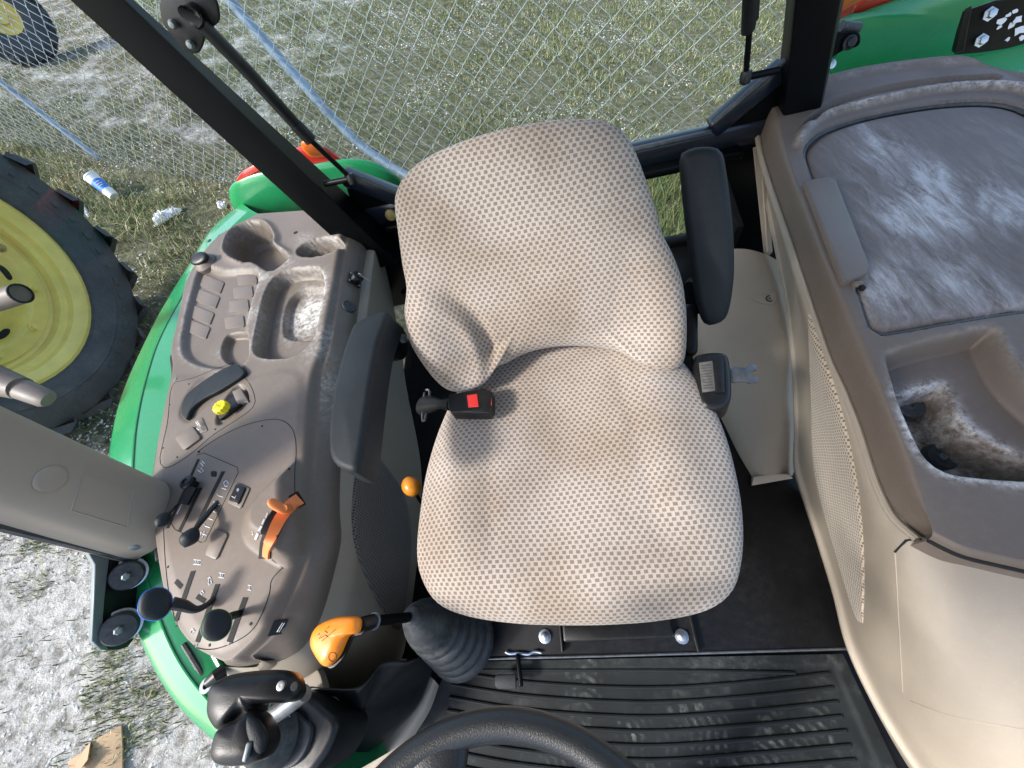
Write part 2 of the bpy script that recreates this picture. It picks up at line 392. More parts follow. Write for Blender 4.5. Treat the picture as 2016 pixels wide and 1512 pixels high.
def value_noise(x, y, s):
    """cheap smooth lattice noise 0..1"""
    x = x / s; y = y / s; xi = np.floor(x).astype(int); yi = np.floor(y).astype(int); fx = x - xi; fy = y - yi
    h = lambda a, b: np.modf(np.abs(np.sin(a * 127.1 + b * 311.7) * 43758.5453))[0]
    fx = fx * fx * (3 - 2 * fx); fy = fy * fy * (3 - 2 * fy)
    return (h(xi, yi) * (1 - fx) + h(xi + 1, yi) * fx) * (1 - fy) + (h(xi, yi + 1) * (1 - fx) + h(xi + 1, yi + 1) * fx) * fy
FN = A((.37, 1.0, 0)); FK = 2.5                                   # the fence runs along .37 x + y = 2.5
def blades(name, n, xr, yr, length, cols, label, keep, wid=.0035, lean=.7):
    x = rng.uniform(*xr, n * 4); y = rng.uniform(*yr, n * 4)
    dens = np.clip(keep(x, y), 0, 1); k = rng.random(n * 4) < dens; x = x[k][:n]; y = y[k][:n]; n = len(x)
    z = gz(x, y) - .004; L = length(x, y) * rng.uniform(.5, 1.25, n); th = rng.uniform(0, 2 * math.pi, n); le = rng.uniform(.15, 1, n) * lean
    dx = np.cos(th); dy = np.sin(th); w = wid * rng.uniform(.6, 1.3, n); sx = -dy * w; sy = dx * w
    p = lambda hh, out, wd: np.stack([x + dx * L * out * le + sx * wd, y + dy * L * out * le + sy * wd, z + L * hh * (1 - .35 * le * hh)], 1)
    V5 = np.stack([p(0, 0, 1), p(0, 0, -1), p(.55, .4, .8), p(.55, .4, -.8), p(1, 1.05, 0)], 1).reshape(-1, 3)
    b = np.arange(n)[:, None] * 5
    me = bpy.data.meshes.new(name); me.from_pydata(V5.tolist(), [], np.concatenate([b + A((0, 1, 3, 2))]).tolist() + (b + A((2, 3, 4))).tolist())
    c = A(cols)[rng.integers(0, len(cols), n)] * rng.uniform(.65, 1.35, (n, 1))
    ca = me.color_attributes.new('col', 'FLOAT_COLOR', 'POINT'); ca.data.foreach_set('color', np.repeat(np.c_[c, np.ones(n)], 5, 0).astype(np.float32).ravel())
    return link(name, me, 'blades', smooth=False, label=label, category='grass', kind='stuff')
dry = [(.32, .30, .17), (.23, .23, .12), (.17, .19, .075), (.13, .165, .055), (.10, .15, .045), (.15, .18, .06), (.42, .38, .26)]
grn = [(.09, .14, .04), (.12, .17, .06), (.17, .18, .07), (.28, .25, .13)]
def fd(x, y): return (.37 * x + y - 2.5) / 1.066                   # distance behind the fence line
blades('grass', 90000, (-7.5, 4.2), (.3, 9.5), lambda x, y: .035 + .05 * value_noise(x, y, .8),
       dry, 'short dry grass and weeds over the pale ground around the tractor',
       lambda x, y: (.10 + .95 * sstep(.34, .62, value_noise(x, y, .55) * .6 + value_noise(x, y, .17) * .4)) * np.where(y < 1.6, .35, 1) * np.where((x > -1.2) & (y < 1.5), 0, 1), .003, 1.35)
blades('tall_weeds', 26000, (-6.5, 3.6), (1.0, 5.6), lambda x, y: .07 + .10 * value_noise(x, y, .4),
       grn + dry[:3] + dry[5:], 'taller tangled weeds growing along the foot of the fence',
       lambda x, y: np.exp(-((fd(x, y) + .55) / .50) ** 2) * sstep(.30, .60, value_noise(x, y, .33)), .0028, 1.6)
blades('window_weeds', 9000, (.0, 2.4), (1.75, 3.9), lambda x, y: .12 + .12 * value_noise(x, y, .3),
       grn, 'dense green weeds seen through the low rear window', lambda x, y: .5 + .5 * value_noise(x, y, .2), .0032, 1.0)
blades('sand_grass', 12000, (-3.6, -1.0), (-1.3, 1.2), lambda x, y: .03 + .04 * value_noise(x, y, .4),
       dry, 'sparse grass tufts on the white sandy ground', lambda x, y: .03 + sstep(.52, .70, value_noise(x, y, .28) * .7 + value_noise(x, y, .09) * .3), .0025, 1.0)

def chips(name, n, xr, yr, smin, smax, label, keep):
    x = rng.uniform(*xr, n * 4); y = rng.uniform(*yr, n * 4); k = rng.random(n * 4) < keep(x, y); x = x[k][:n]; y = y[k][:n]; n = len(x)
    s = rng.uniform(smin, smax, n) * rng.uniform(.5, 1, n); z = gz(x, y); th = rng.uniform(0, 6.28, n)
    ux = A([(1, 0), (0, 1), (-1, 0), (0, -1)]); V6 = []
    for k_ in range(4):
        c = np.cos(th + k_ * math.pi / 2); s_ = np.sin(th + k_ * math.pi / 2); q = s * rng.uniform(.6, 1.25, n)
        V6.append(np.stack([x + c * q, y + s_ * q, z + s * rng.uniform(-.1, .25, n)], 1))
    V6.append(np.stack([x, y, z + s * rng.uniform(.35, .7, n)], 1)); V5 = np.stack(V6, 1).reshape(-1, 3); b = np.arange(n)[:, None] * 5
    me = bpy.data.meshes.new(name); me.from_pydata(V5.tolist(), [], sum([(b + A(t)).tolist() for t in ((0, 1, 4), (1, 2, 4), (2, 3, 4), (3, 0, 4))], []))
    c = np.clip(A((.66, .65, .62)) * rng.uniform(.55, 1.15, (n, 1)) + rng.normal(0, .015, (n, 3)), .05, .85)
    ca = me.color_attributes.new('col', 'FLOAT_COLOR', 'POINT'); ca.data.foreach_set('color', np.repeat(np.c_[c, np.ones(n)], 5, 0).astype(np.float32).ravel())
    return link(name, me, 'pebbles', smooth=False, label=label, category='gravel', kind='stuff')
chips('limestone_chips', 20000, (-7.5, 4), (.2, 9), .005, .016, 'white limestone chips scattered among the grass', lambda x, y: .05 + .95 * sstep(.5, .72, value_noise(x + 9, y, .6) * .6 + value_noise(x, y + 5, .2) * .4))
chips('sand_chips', 7000, (-3.8, -.95), (-1.4, 1.3), .004, .014, 'loose white gravel on the bare sandy ground', lambda x, y: .25 + .75 * value_noise(x, y, .3))

# ------------------------------------------------------------------ chain link fence
def UF(px, py, back=0.): return UPL(px, py, FN, FK + back)
fence = thing('chain_link_fence', (0, 2.5, float(gz(0, 2.5))), 'galvanised chain link fence with blue grey pipes behind the tractor', 'fence')
fdir = nrm((1, -.37, 0)); fnor = nrm((.37, 1, 0))
cell = .054
def wire_mesh(z0, z1):
    g = G(); k = int((z1 - z0) / cell); pts = []
    for i in range(k + 1):
        s_ = 1 if i % 2 else -1
        for dz, ff in ((-.10, .97), (.10, .97)):
            pts.append(fdir * (s_ * cell * .5 * ff) + fnor * (.0022 * s_) + A((0, 0, z0 + (i + dz) * cell)))
    g.tube(pts, .0020, 5, False); me = bpy.data.meshes.new('wire'); me.from_pydata(g.v, [], g.f); me.polygons.foreach_set('use_smooth', [True] * len(me.polygons)); me.materials.append(M['galv']); return me
w_full = wire_mesh(.02, 2.1)
zlow = UF(1316, 318)[2]
w_high = {}
for i in range(198):
    x = -7.3 + i * cell * fdir[0]; y = FK - .37 * x; z = float(-1 - 1.8 * math.tanh(x / 9) + .45 * math.tanh(y / 9))
    lift = 0 if x < .25 else (zlow - z) * float(sstep(.25, .45, x))
    if lift > .05:
        q = round(lift / (2 * cell)) * 2 * cell
        me = w_high.setdefault(round(q, 3), None) or wire_mesh(.02 + q, 2.1); w_high[round(q, 3)] = me
    else: me = w_full
    o = bpy.data.objects.new('wire', me); COL.objects.link(o); o.location = (x + random.gauss(0, .0022), y + random.gauss(0, .003) + .02 * math.sin(x * 2.1), z + random.gauss(0, .003))
    if i % 2: o.rotation_euler = (0, 0, 0); o.scale = (-1, -1, 1)
    o.parent = fence; o.matrix_parent_inverse = fence.matrix_world.inverted()
for (a, b) in (((182, 302), (-70, 105)),):
    p0 = UF(*a, .05); p1 = UF(*b, .05); d = nrm(p1 - p0); G().tube([p0 - d * .25, p0, p1 + d * .6], .024, 14).build('post', 'pipe', fence)
bp = [UF(x, y, .05) for x, y in ((400, -70), (452, 0), (522, 82), (590, 158), (650, 226), (705, 282), (750, 315), (800, 345), (900, 400), (1000, 450))]
G().tube(cr(bp, 30), .030, 14).build('brace_pipe', 'pipe', fence)

def gnd(px, py, up=0.):
    d = ray(px, py); t = 2.0 / F
    for _ in range(40):
        p = CAM + d * t; e = p[2] - float(gz(p[0], p[1])) - up; t += e / -d[2] * .8
    return CAM + d * t
# ------------------------------------------------------------------ wheels of the neighbouring tractors
def wheel(name, c, axis, Rt, Rr, W, label, lugs=22, group=None, seg=56, detail=True):
    c = A(c, float); ax = nrm(axis); t = thing(name, c - A((0, 0, Rt)), label, 'wheel', group)
    h = W / 2; k = Rt - Rr
    prof = [(Rr * .98, -h * .55), (Rr, -h * .75), (Rr + k * .2, -h * .95), (Rr + k * .5, -h), (Rr + k * .8, -h * .9), (Rt - .035, -h * .72), (Rt - .03, 0), (Rt - .035, h * .72), (Rr + k * .8, h * .9), (Rr + k * .5, h), (Rr + k * .2, h * .95), (Rr + .012, h * .8), (Rr, h * .62), (Rr * .98, h * .55)]
    ty = G().lathe(prof, c, ax, seg, False).build('tyre', 'tyre', t)
    a = A((0, 0, 1.)); a = nrm(a - ax * (a @ ax)); b = np.cross(ax, a)
    lm = None
    for i in range(lugs * 2):
        th = i / (lugs * 2) * 2 * math.pi; side = 1 if i % 2 else -1
        rd = math.cos(th) * a + math.sin(th) * b; tg = -math.sin(th) * a + math.cos(th) * b
        if lm is None or True:
            g = G(); d1 = nrm(ax * side + tg * .75)
            prof_l = []
            for s_, hh in ((.01, .034), (.6, .04), (.90, .034), (1.06, -.045)):
                pc = c + ax * side * h * s_ + tg * h * .75 * s_ + rd * (math.sqrt(max((Rt - .033) ** 2 - (h * .75 * s_) ** 2, 0)))
                wv = np.cross(nrm(d1), rd) * .040
                prof_l.append([pc - wv * 1.25 - rd * .012, pc - wv + rd * hh, pc + wv + rd * hh, pc + wv * 1.25 - rd * .012])
            g.grid(A(prof_l)); g.f.append((12, 13, 14, 15)); g.build('lug', 'tyre', ty, smooth=False)
    if not detail:
        G().lathe([(Rr, h * .5), (Rr, h * .62), (Rr * .93, h * .5), (Rr * .9, h * .1), (Rr * .4, h * .0), (Rr * .36, h * .3), (.02, h * .32)], c, ax, 40, False).build('rim', 'yellow', t); return t
    rp = [(Rr + .004, h * .50), (Rr + .006, h * .70), (Rr - .012, h * .72), (Rr - .025, h * .60), (Rr - .060, h * .55), (Rr - .068, h * .42), (Rr - .100, h * .40), (Rr - .110, h * .22), (Rr - .135, h * .18), (Rr - .140, h * .30), (Rr - .205, h * .32), (Rr - .225, h * .22), (Rr - .27, h * .26), (Rr - .32, h * .48), (Rr - .36, h * .50), (Rr - .40, h * .30), (.06, h * .30), (.055, h * .5), (.01, h * .52)]
    rm = G().lathe(rp, c, ax, seg, False).build('rim', 'yellow', t, angle=50)
    for i in range(10):
        th = i / 10 * 2 * math.pi + .15; rd = math.cos(th) * a + math.sin(th) * b; tg = np.cross(ax, rd); q = c + rd * (Rr - .19)
        G().lathe([(.024, h * .30), (.024, h * .35), (.016, h * .35), (.015, h * .42), (.001, h * .42)], q, ax, 8).build('bolt', 'rust_bolt' if i in (2, 7) else 'yellow', rm)
        if i % 2 == 0:
            q = c + (math.cos(th + .3) * a + math.sin(th + .3) * b) * (Rr - .262); r2 = math.cos(th + .3) * a + math.sin(th + .3) * b; t2 = np.cross(ax, r2)
            G().slab([q + ax * h * .29 + r2 * .018 * math.cos(u) + t2 * .042 * math.sin(u) for u in np.linspace(0, 6.28, 18)[:-1]], ax, .01, .002).build('slot_hole', 'dark', rm)
    for i in range(46):                                            # raised lettering blocks and a wear ring on the sidewall
        if i % 23 > 15: continue
        th = i / 46 * 2 * math.pi; rd = math.cos(th) * a + math.sin(th) * b; tg = np.cross(ax, rd); q = c + rd * (Rr + k * .48) + ax * (h + .001)
        G().box(q, (.030, .026 + .012 * (i % 3), .006), [rd, tg, ax], .002).build('sidewall_mark', 'tyre', ty)
    G().lathe([(Rr + k * .30, h * .955), (Rr + k * .33, h * 1.0), (Rr + k * .36, h * .975)], c, ax, seg, False).build('sidewall_ring', 'tyre', ty)
    return t
wheel('tractor_wheel', (-3.02, 1.50, .46), (1, 0, .0), .85, .56, .44, 'large tractor wheel with yellow rim parked beside the green fender', 22)
pw = gnd(84, 118) + A((-.02, .02, .44)); wheel('tractor_wheel', pw, (.72, -.62, .25), .47, .19, .28, 'dark tractor wheel with yellow hub beyond the fence, at upper left', 20, detail=False)
pw = A((-.62, 8.75, float(gz(-.62, 8.75)) + .42)); wheel('tractor_wheel', pw, (.3, -1, .0), .42, .22, .25, 'black tyre standing far beyond the fence behind the seat', 16, detail=False)

# ------------------------------------------------------------------ litter on the ground
p = gnd(236, 396); q = gnd(212, 376, .06)
ax = nrm((q - p)); cu = thing('drink_cup', p, 'white paper cup with blue band lying on its side in the weeds', 'cup')
L = .22; c0 = p + A((0, 0, .045))
G().lathe([(.001, 0), (.038, 0), (.040, .004), (.055, L), (.057, L + .004), (.053, L + .004)], c0, ax, 24).build('cup_body', 'cup_white', cu)
G().lathe([(.0448, .070), (.0522, .165)], c0, ax, 24).build('printed_band', 'cup_blue', cu)
G().lathe([(.059, L), (.060, L + .010), (.054, L + .014), (.050, L + .010), (.001, L + .010)], c0, ax, 24).build('lid', 'cup_white', cu)
sd_ = nrm(np.cross(ax, (0, 0, 1))); to = nrm(CAM - c0); to = nrm(to - ax * (to @ ax)); sd_ = np.cross(ax, to)
for k, w_ in ((.100, .020), (.118, .026), (.137, .018)):
    pts = []
    for u in np.linspace(-1, 1, 15):
        an = u * w_ / .05; r_ = .0450 + (k - .07) / .095 * .0075 + .0012
        pts.append(c0 + ax * (k + .004 * math.sin(u * 14)) + r_ * (math.cos(an) * to + math.sin(an) * sd_))
    G().tube(pts, .0016, 5).build('lettering', 'cup_white', cu)
def scrap(name, pxs, mat_, label, cat, h=.03, seed=1, n=14, up=.01):
    r_ = np.random.default_rng(seed); out = [gnd(x, y, up) for x, y in pxs]; c = np.mean(out, 0); O = cr(out, n * 3, True)
    rings = []
    for k in range(6):
        s_ = 1 - k / 5.2; rings.append(c + (O - c) * s_ + np.c_[np.zeros((len(O), 2)), r_.uniform(0, h, len(O)) * (1 if k else .4) + h * .3 * (1 - s_)])
    g = G().grid(A(rings), closev=True); o = len(g.v) - len(O); g.f.append(tuple(range(o, len(g.v))))
    ob = g.build(name, mat_, label=label, category=cat); md = ob.modifiers.new('thick', 'SOLIDIFY'); md.thickness = .002; return ob
scrap('crumpled_paper', ((308, 430), (322, 420), (352, 412), (360, 418), (342, 430), (315, 446), (306, 448)), 'paper', 'white crumpled paper scrap lying in the grass beside the cup', 'litter', .05, 3)
scrap('paper_scrap', ((140, 385), (152, 392), (172, 412), (178, 430), (166, 418), (148, 400)), 'paper', 'thin white scrap tucked against the tyre treads', 'litter', .03, 5)
scrap('paper_scrap', ((432, 402), (440, 400), (446, 408), (438, 414), (431, 410)), 'paper', 'tiny white scrap in the grass next to the green tail lamp housing', 'litter', .03, 6)
g = G(); out = [gnd(x, y, .02) for x, y in ((238, 1428), (241, 1475), (240, 1560), (150, 1560), (132, 1500), (160, 1482), (176, 1462))]
cb = thing('cardboard_piece', np.mean(out, 0) - A((0, 0, .015)), 'torn brown cardboard piece lying on the white sand', 'cardboard')
nn = nrm(np.cross(out[1] - out[0], out[3] - out[0])); nn = nn if nn[2] > 0 else -nn
G().slab(out, nn, .006, .001).build('sheet', 'cardboard', cb)
fl = [gnd(x, y, .026 + u) for x, y, u in ((150, 1500, 0), (178, 1460, .0), (172, 1496, .03), (142, 1536, .025))]
G().slab(fl, nrm((.3, 0, 1)), .005).build('flap', 'cardboard', cb)

# ================================================================== CAB SHELL
G().box((-.02, .15, -.035), (1.30, 2.5, .05)).build('cab_floor', 'plate_black', kind='structure')
G().box((.04, .35, 1.80), (1.84, 2.15, .10), bev=.03).build('cab_roof', 'roof_skin', label='pale roof of the tractor cab over the seat', category='roof')  # unseen roof, narrowed to let sun reach the seat, pale to bounce light
frame = thing('cab_frame', (0, 1.33, 0), 'glossy black cab frame with rear posts and window sills behind the seat', 'cab frame')
def ext(p0, p1, z): return p0 + (p1 - p0) * ((z - p0[2]) / (p1[2] - p0[2]))
def post(c4, name='post'):
    """c4 = four (base px, upper px, y) corner lines; carried up to the roof"""
    lo = []; hi = []
    for a, b, y in c4:
        p0 = UY(*a, y); p1 = UY(*b, y); lo.append(ext(p0, p1, .30)); hi.append(ext(p0, p1, 1.76))
    g = G(); O = []
    def rounded(q):
        q = A(q); out = []
        for i in range(4):
            e1 = nrm(q[i - 1] - q[i]); e2 = nrm(q[(i + 1) % 4] - q[i]); r_ = .007
            out += [q[i] + e1 * r_, q[i] + (e1 + e2) * r_ * .3, q[i] + e2 * r_]
        return out
    g.grid(A([rounded(lo), rounded(hi)]), closev=True)
    o = g.build(name, 'black_paint', frame, angle=50); recalc(o); return o
postL = post([((623, 440), (136, 0), 1.20), ((687, 426), (245, 0), 1.20), ((668, 367), (284, 17), 1.32), ((600, 385), (150, -20), 1.32)])
postR = post([((1545, 206), (1565, 0), 1.26), ((1622, 186), (1657, 0), 1.26), ((1612, 150), (1650, -30), 1.36), ((1531, 175), (1551, 0), 1.36)])
# rear sill, lower rail, side panels, chamfered corners
def bar(name, a, b, w, h, bev=.008, mat_='black_paint', up=(0, 0, 1), par=frame):
    a = A(a, float); b = A(b, float); d = nrm(b - a); s_ = nrm(np.cross(d, up)); u = np.cross(s_, d)
    return G().box((a + b) / 2, (np.linalg.norm(b - a), w, h), [d, s_, u], bev).build(name, mat_, par, angle=50)
bar('sill', (-.76, 1.345, .430), (.83, 1.345, .430), .06, .085, .018, 'sill_sky_sheen')
bar('sill_ledge', (-.60, 1.30, .392), (.66, 1.30, .392), .05, .03, .008)
bar('lower_rail', (-.70, 1.33, .015), (.62, 1.33, .015), .05, .10, .01)
G().box((.74, 1.335, .19), (.36, .03, .42), None, .004).build('side_panel', 'black_paint', frame)
G().slab([(.575, 1.32, .40), (.59, 1.05, .30), (.59, 1.05, .0), (.56, 1.32, .0)], (-1, 0, 0), .02).build('inner_panel', 'plate_black', frame)
G().box((-.64, 1.335, .19), (.36, .03, .42), None, .004).build('side_panel', 'black_paint', frame)
for s_, a, b in ((1, (.560, .470), (.735, .600)), (-1, (-.500, .470), (-.660, .590))):
    bar('corner_brace', (a[0], 1.335, a[1]), (b[0], 1.335, b[1]), .05, .055, .008, 'sill_sky_sheen')
    bar('weather_seal', (a[0] - .01 * s_, 1.30, a[1] + .034), (b[0] - .02 * s_, 1.30, b[1] + .034), .02, .012, .004, 'rubber')
    g = G().slab([(a[0], 1.322, a[1]), (b[0], 1.322, b[1]), (b[0] + .05 * s_, 1.322, .40), (a[0], 1.322, .40)], (0, -1, 0), .02); g.build('gusset', 'black_paint', frame)
    bar('weather_seal', (a[0] - .9 * s_ * 0 - .01 * s_, 1.30, .478), (0.02 * s_, 1.30, .478), .02, .012, .004, 'rubber')
G().lathe([(.020, 0), (.020, .012), (.014, .016), (.001, .016)], (-.56, 1.31, .435), (0, -1, .2), 14).build('bolt', 'rust_bolt', frame)
G().slab([(-.86, 1.375, .47), (.90, 1.375, .47), (.86, 1.375, 1.74), (-1.02, 1.375, 1.74)], (0, -1, 0), .005).build('rear_pane', 'glass', frame)
G().slab([(-.5, 1.345, .06), (.57, 1.345, .06), (.57, 1.345, .39), (-.5, 1.345, .39)], (0, -1, 0), .005).build('lower_pane', 'glass', frame)
# sticker on the right post
p = [UY(x, y, 1.325) for x, y in ((1551, 12), (1559, 8), (1551, 92), (1543, 100))]
G().slab([q + A((-.004, -.002, 0)) for q in p], (-1, -.3, 0), .002).build('sticker', 'grey_print', frame)

# gas struts
def strut(a, m_, b, ya, yb, label, pin, bracket=None):
    pa = UY(*a, ya); pm = UY(*m_, ya + (yb - ya) * .8); pb = UY(*b, yb); t = thing('gas_strut', pb, label, 'gas strut', 'gas struts of the rear window')
    d = nrm(pb - pa)
    G().tube([pa, pa + d * .1, pm - d * .05, pm - d * .049, pm], [.016, .016, .016, .018, .018], 14).build('cylinder', 'black_plastic', t)
    G().tube([pm, pb], .0075, 10).build('rod', 'black_paint', t)
    G().lathe([(.001, -.018), (.013, -.014), (.015, 0), (.013, .014), (.001, .018)], pb, (0, .3, 1), 14).build('end_fitting', 'black_plastic', t)
    q = UY(*pin, yb + .01); G().tube([q, pb + (pb - q) * .05], .009, 12).build('pin', 'black_paint', t)
    return t, pa
tl, pa = strut((398, 48), (612, 276), (692, 352), 1.16, 1.22, 'gas strut beside the slanting post, tail lamp below it', (640, 362))
br = [UY(x, y, 1.17) for x, y in ((322, -12), (408, -18), (430, 36), (405, 64), (396, 92), (384, 106), (362, 98), (340, 72), (318, 40))]
G().slab(cr(br, 40, True), (0, -1, .2), .008, .002).build('bracket', 'black_plastic', tl)
for x, y in ((341, 48), (376, 88)):
    q = UY(x, y, 1.165); G().lathe([(.009, 0), (.009, .004), (.006, .009), (.001, .010)], q, (0, -1, .15), 10).build('bolt', 'grey_metal', tl)
q = UY(372, 28, 1.14); G().tube([q + A((0, .03, 0)), q, (q + pa) / 2, pa], [.014, .019, .017, .013], 12).build('ball_socket', 'black_plastic', tl)
strut((1478, -40), (1477, 40), (1468, 152), 1.22, 1.24, 'short gas strut ending at the upright post with the sticker', (1532, 138))

# ------------------------------------------------------------------ trim on the door pillar, seen end on at the left
pil = thing('pillar_trim', (-1.0, .25, .45), 'taupe plastic pillar cover reaching in from the left edge', 'pillar trim')
lo = [(-1.005, .332), (-.975, .318), (-.955, .285), (-.957, .235), (-.972, .200), (-1.0, .178), (-1.06, .172), (-1.07, .33)]
def pcol(off):
    ring = [];
    for zz, dx, dy, sc in ((.435, 0, 0, 1), (.47, 0, .002, 1), (.60, 0, .016, 1), (.85, 0, .045, 1), (1.74, .02, .14, 1)):
        ring.append([(-1.0 + (x + 1.0) * sc + dx, .25 + (y - .25) * sc + dy, zz) for x, y in lo])
    return ring
rg = pcol(0); G().grid(A([cr(r_, 40, True) for r_ in rg]), closev=True).build('cover', 'taupe', pil, angle=60)
pb = bvh_of(pil.children[0])
q, no = hit(pb, 100, 943); G().lathe([(.024, 0), (.024, .0015), (.022, .003), (.018, .0035), (.001, .004)], q, no, 24).build('cap', 'taupe', pil)
pts = []
for a, b in (((165, 930), (262, 965)), ((262, 965), (250, 1038)), ((250, 1038), (140, 1005)), ((140, 1005), (165, 930))):
    pts += [hit(pb, a[0] + (b[0] - a[0]) * t, a[1] + (b[1] - a[1]) * t, .0002)[0] for t in np.linspace(0, 1, 7)[:-1]]
G().tube(pts + pts[:1], .0012, 5, False).build('panel_gap', 'taupe', pil)
q, no = hit(pb, 264, 1079); G().lathe([(.010, 0), (.008, .001), (.001, .001)], q, no, 14).build('screw', 'grey_metal', pil)
G().tube([(-1.035, .172, .43), (-1.035, .196, .7), (-1.02, .31, 1.7)], .012, 8).build('seal', 'rubber', pil)

# hinge bracket with two rubber bumpers outside, below the pillar
hb = thing('hinge_bracket', (-1.05, .1, .30), 'dark bracket with two round rubber bumpers outside the pillar', 'bracket')
pl = [UX(x, y, -1.05) for x, y in ((172, 1068), (215, 1090), (300, 1085), (285, 1120), (268, 1210), (262, 1262), (240, 1278), (200, 1278), (184, 1262), (186, 1180), (190, 1120))]
G().slab(cr(pl, 40, True), (1, 0, .4), .008, .002).build('plate', 'black_plastic', hb)
ed = [UX(x, y, -1.045) for x, y in ((160, 1066), (186, 1112), (184, 1180), (180, 1262), (198, 1280), (214, 1280), (200, 1255), (206, 1180), (215, 1100), (215, 1085))]
G().slab(ed, (1, 0, .4), .018, .002).build('flange', 'grey_metal', hb)
for x, y, r_ in ((249, 1134, .030), (234, 1240, .032)):
    q = UX(x, y, -1.02); n_ = nrm((.72, -.28, .62))
    G().lathe([(r_ * .9, -.034), (r_ * 1.05, -.030), (r_ * .8, -.022), (r_, -.016), (r_, -.004), (r_ * .9, 0), (r_ * .3, .001), (.001, .001)], q, n_, 28).build('bumper', 'rubber', hb)
    G().lathe([(.008, 0), (.008, .010), (.005, .012), (.001, .012)], q, n_, 6).build('bolt', 'grey_metal', hb, smooth=False)
    G().lathe([(r_ * 1.12, -.030), (r_ * 1.12, -.026), (r_ * .9, -.025)], q, n_, 28).build('washer', 'zinc', hb)

# grab handle ends reaching in at the left edge
gh = thing('grab_handle', UD(-60, 690, 1.15) - A((0, 0, .05)), 'brown plastic door grab handle cut by the left edge, before the wheel', 'handle')
G().tube([UD(-160, 640, 1.2), UD(-60, 610, 1.18), UD(10, 587, 1.16), UD(40, 578, 1.15)], [.028, .029, .030, .029], 18).build('grip', 'handle_brown', gh)
G().lathe([(.029, -.003), (.030, .003), (.026, .006), (.022, -.01), (.001, -.012)], UD(40, 578, 1.15), ray(1400, 300) * 0 + (UD(40, 578, 1.15) - UD(10, 587, 1.16)), 20).build('end_cap', 'dark', gh)
G().tube([UD(-160, 690, 1.2), UD(-40, 735, 1.18), UD(0, 752, 1.17), UD(42, 765, 1.16)], [.045, .046, .043, .034], 18).build('arm', 'handle_brown', gh)
G().tube([UD(36, 764, 1.16), UD(46, 767, 1.16), UD(88, 784, 1.15), UD(96, 787, 1.15)], [.030, .032, .028, .022], 18, flat=.8).build('arm_end', 'handle_brown', gh)

# ================================================================== FENDERS
def patch(rows, nu, nv, closeu=False):
    """smooth skin through rows of 3D points (every row the same number of points)"""
    rows = [crp(r_, nv) for r_ in rows]; n = len(rows)
    cols = A([crp([rows[i][j] for i in range(n)], nu) for j in range(nv)])      # nv, nu
    return cols.transpose(1, 0, 2)
fe = thing('fender', (-1.3, .6, -.3), 'bright green rear fender curving round the outside of the control console', 'fender')
fo = [(478, 402), (420, 448), (368, 530), (318, 612), (274, 700), (240, 780), (221, 855), (213, 935), (219, 1015), (238, 1120), (262, 1220), (300, 1312), (352, 1392), (424, 1462), (505, 1525), (570, 1575)]
fm = [(492, 412), (450, 452), (405, 505), (372, 560), (318, 660), (290, 740), (270, 830), (262, 920), (262, 1000), (280, 1100), (312, 1210), (352, 1300), (405, 1372), (470, 1440), (550, 1510), (610, 1560)]
fi = [(515, 425), (470, 458), (425, 512), (402, 580), (410, 680), (385, 760), (365, 850), (350, 930), (350, 1000), (360, 1100), (378, 1195), (412, 1288), (458, 1360), (518, 1430), (582, 1498), (642, 1550)]
zo = np.interp(np.arange(16), [0, 9, 12, 15], [.36, .34, .28, .20]); 
RI = A([U(x, y, z + .040) for (x, y), z in zip(fi, zo)]); Mm = A([U(x, y, z + .062) for (x, y), z in zip(fm, zo)]); O = A([U(x, y, z + .03) for (x, y), z in zip(fo, zo)])
out = O - Mm; out[:, 2] = 0; out /= np.linalg.norm(out, axis=1)[:, None]
rF = [RI - out * .03 - A((0, 0, .25)), RI - out * .02 - A((0, 0, .02)), RI, RI * .5 + Mm * .5 + A((0, 0, .001)), RI * .06 + Mm * .94, Mm * .94 + O * .06, Mm * .45 + O * .55 + A((0, 0, .006)), O - out * .004 + A((0, 0, .004)), O - A((0, 0, .03)), O - A((0, 0, .10)) - out * .015, O - A((0, 0, .45)) - out * .05]
P = patch(rF, 60, 130); G().grid(P).build('skin', 'green', fe, angle=180)
bf = bvh_of(fe.children[0])
rid = [hit(bf, x, y, .0005)[0] for x, y in fm[2:14]]
G().tube(cr(rid, 80), .0035, 8).build('ridge', 'green', fe)
for x, y, r_ in ((412, 474, .009), (433, 465, .011), (447, 461, .004)):
    q, n_ = hit(bf, x, y); G().lathe([(r_, 0), (r_ * .9, .003), (.001, .004)], q, n_, 16).build('plug', 'rubber', fe)

def puff(outl, n, bulge, back, rings=10, p=2.2, center=None, disp=None, edge=.5):
    """cushion-like solid over a 3D outline: front bulge along n, flatter back"""
    O = A(outl); n = nrm(n); c = O.mean(0) if center is None else A(center)
    rows = []
    for k in range(rings + 1):
        s_ = math.sin((k / rings) * math.pi / 2); rows.append(c + (O - c) * s_ + n * bulge * (1 - s_ ** p) ** (1 / p))
    for k in range(1, 7):
        s_ = math.cos(k / 6 * math.pi / 2); rows.append(c + (O - c) * max(s_, .02) - n * back * (1 - max(s_, 0) ** 3) ** (1 / 3))
    g = G(); g.grid(A(rows[1:]), closev=True); m_ = len(O); k = len(g.v); g.v.append(tuple(rows[0][0] * 0 + c + n * bulge))
    g.f += [(k, (j + 1) % m_, j) for j in range(m_)]
    o = len(g.v) - 1 - m_; g.f.append(tuple(o + j for j in range(m_)[::-1])); return g
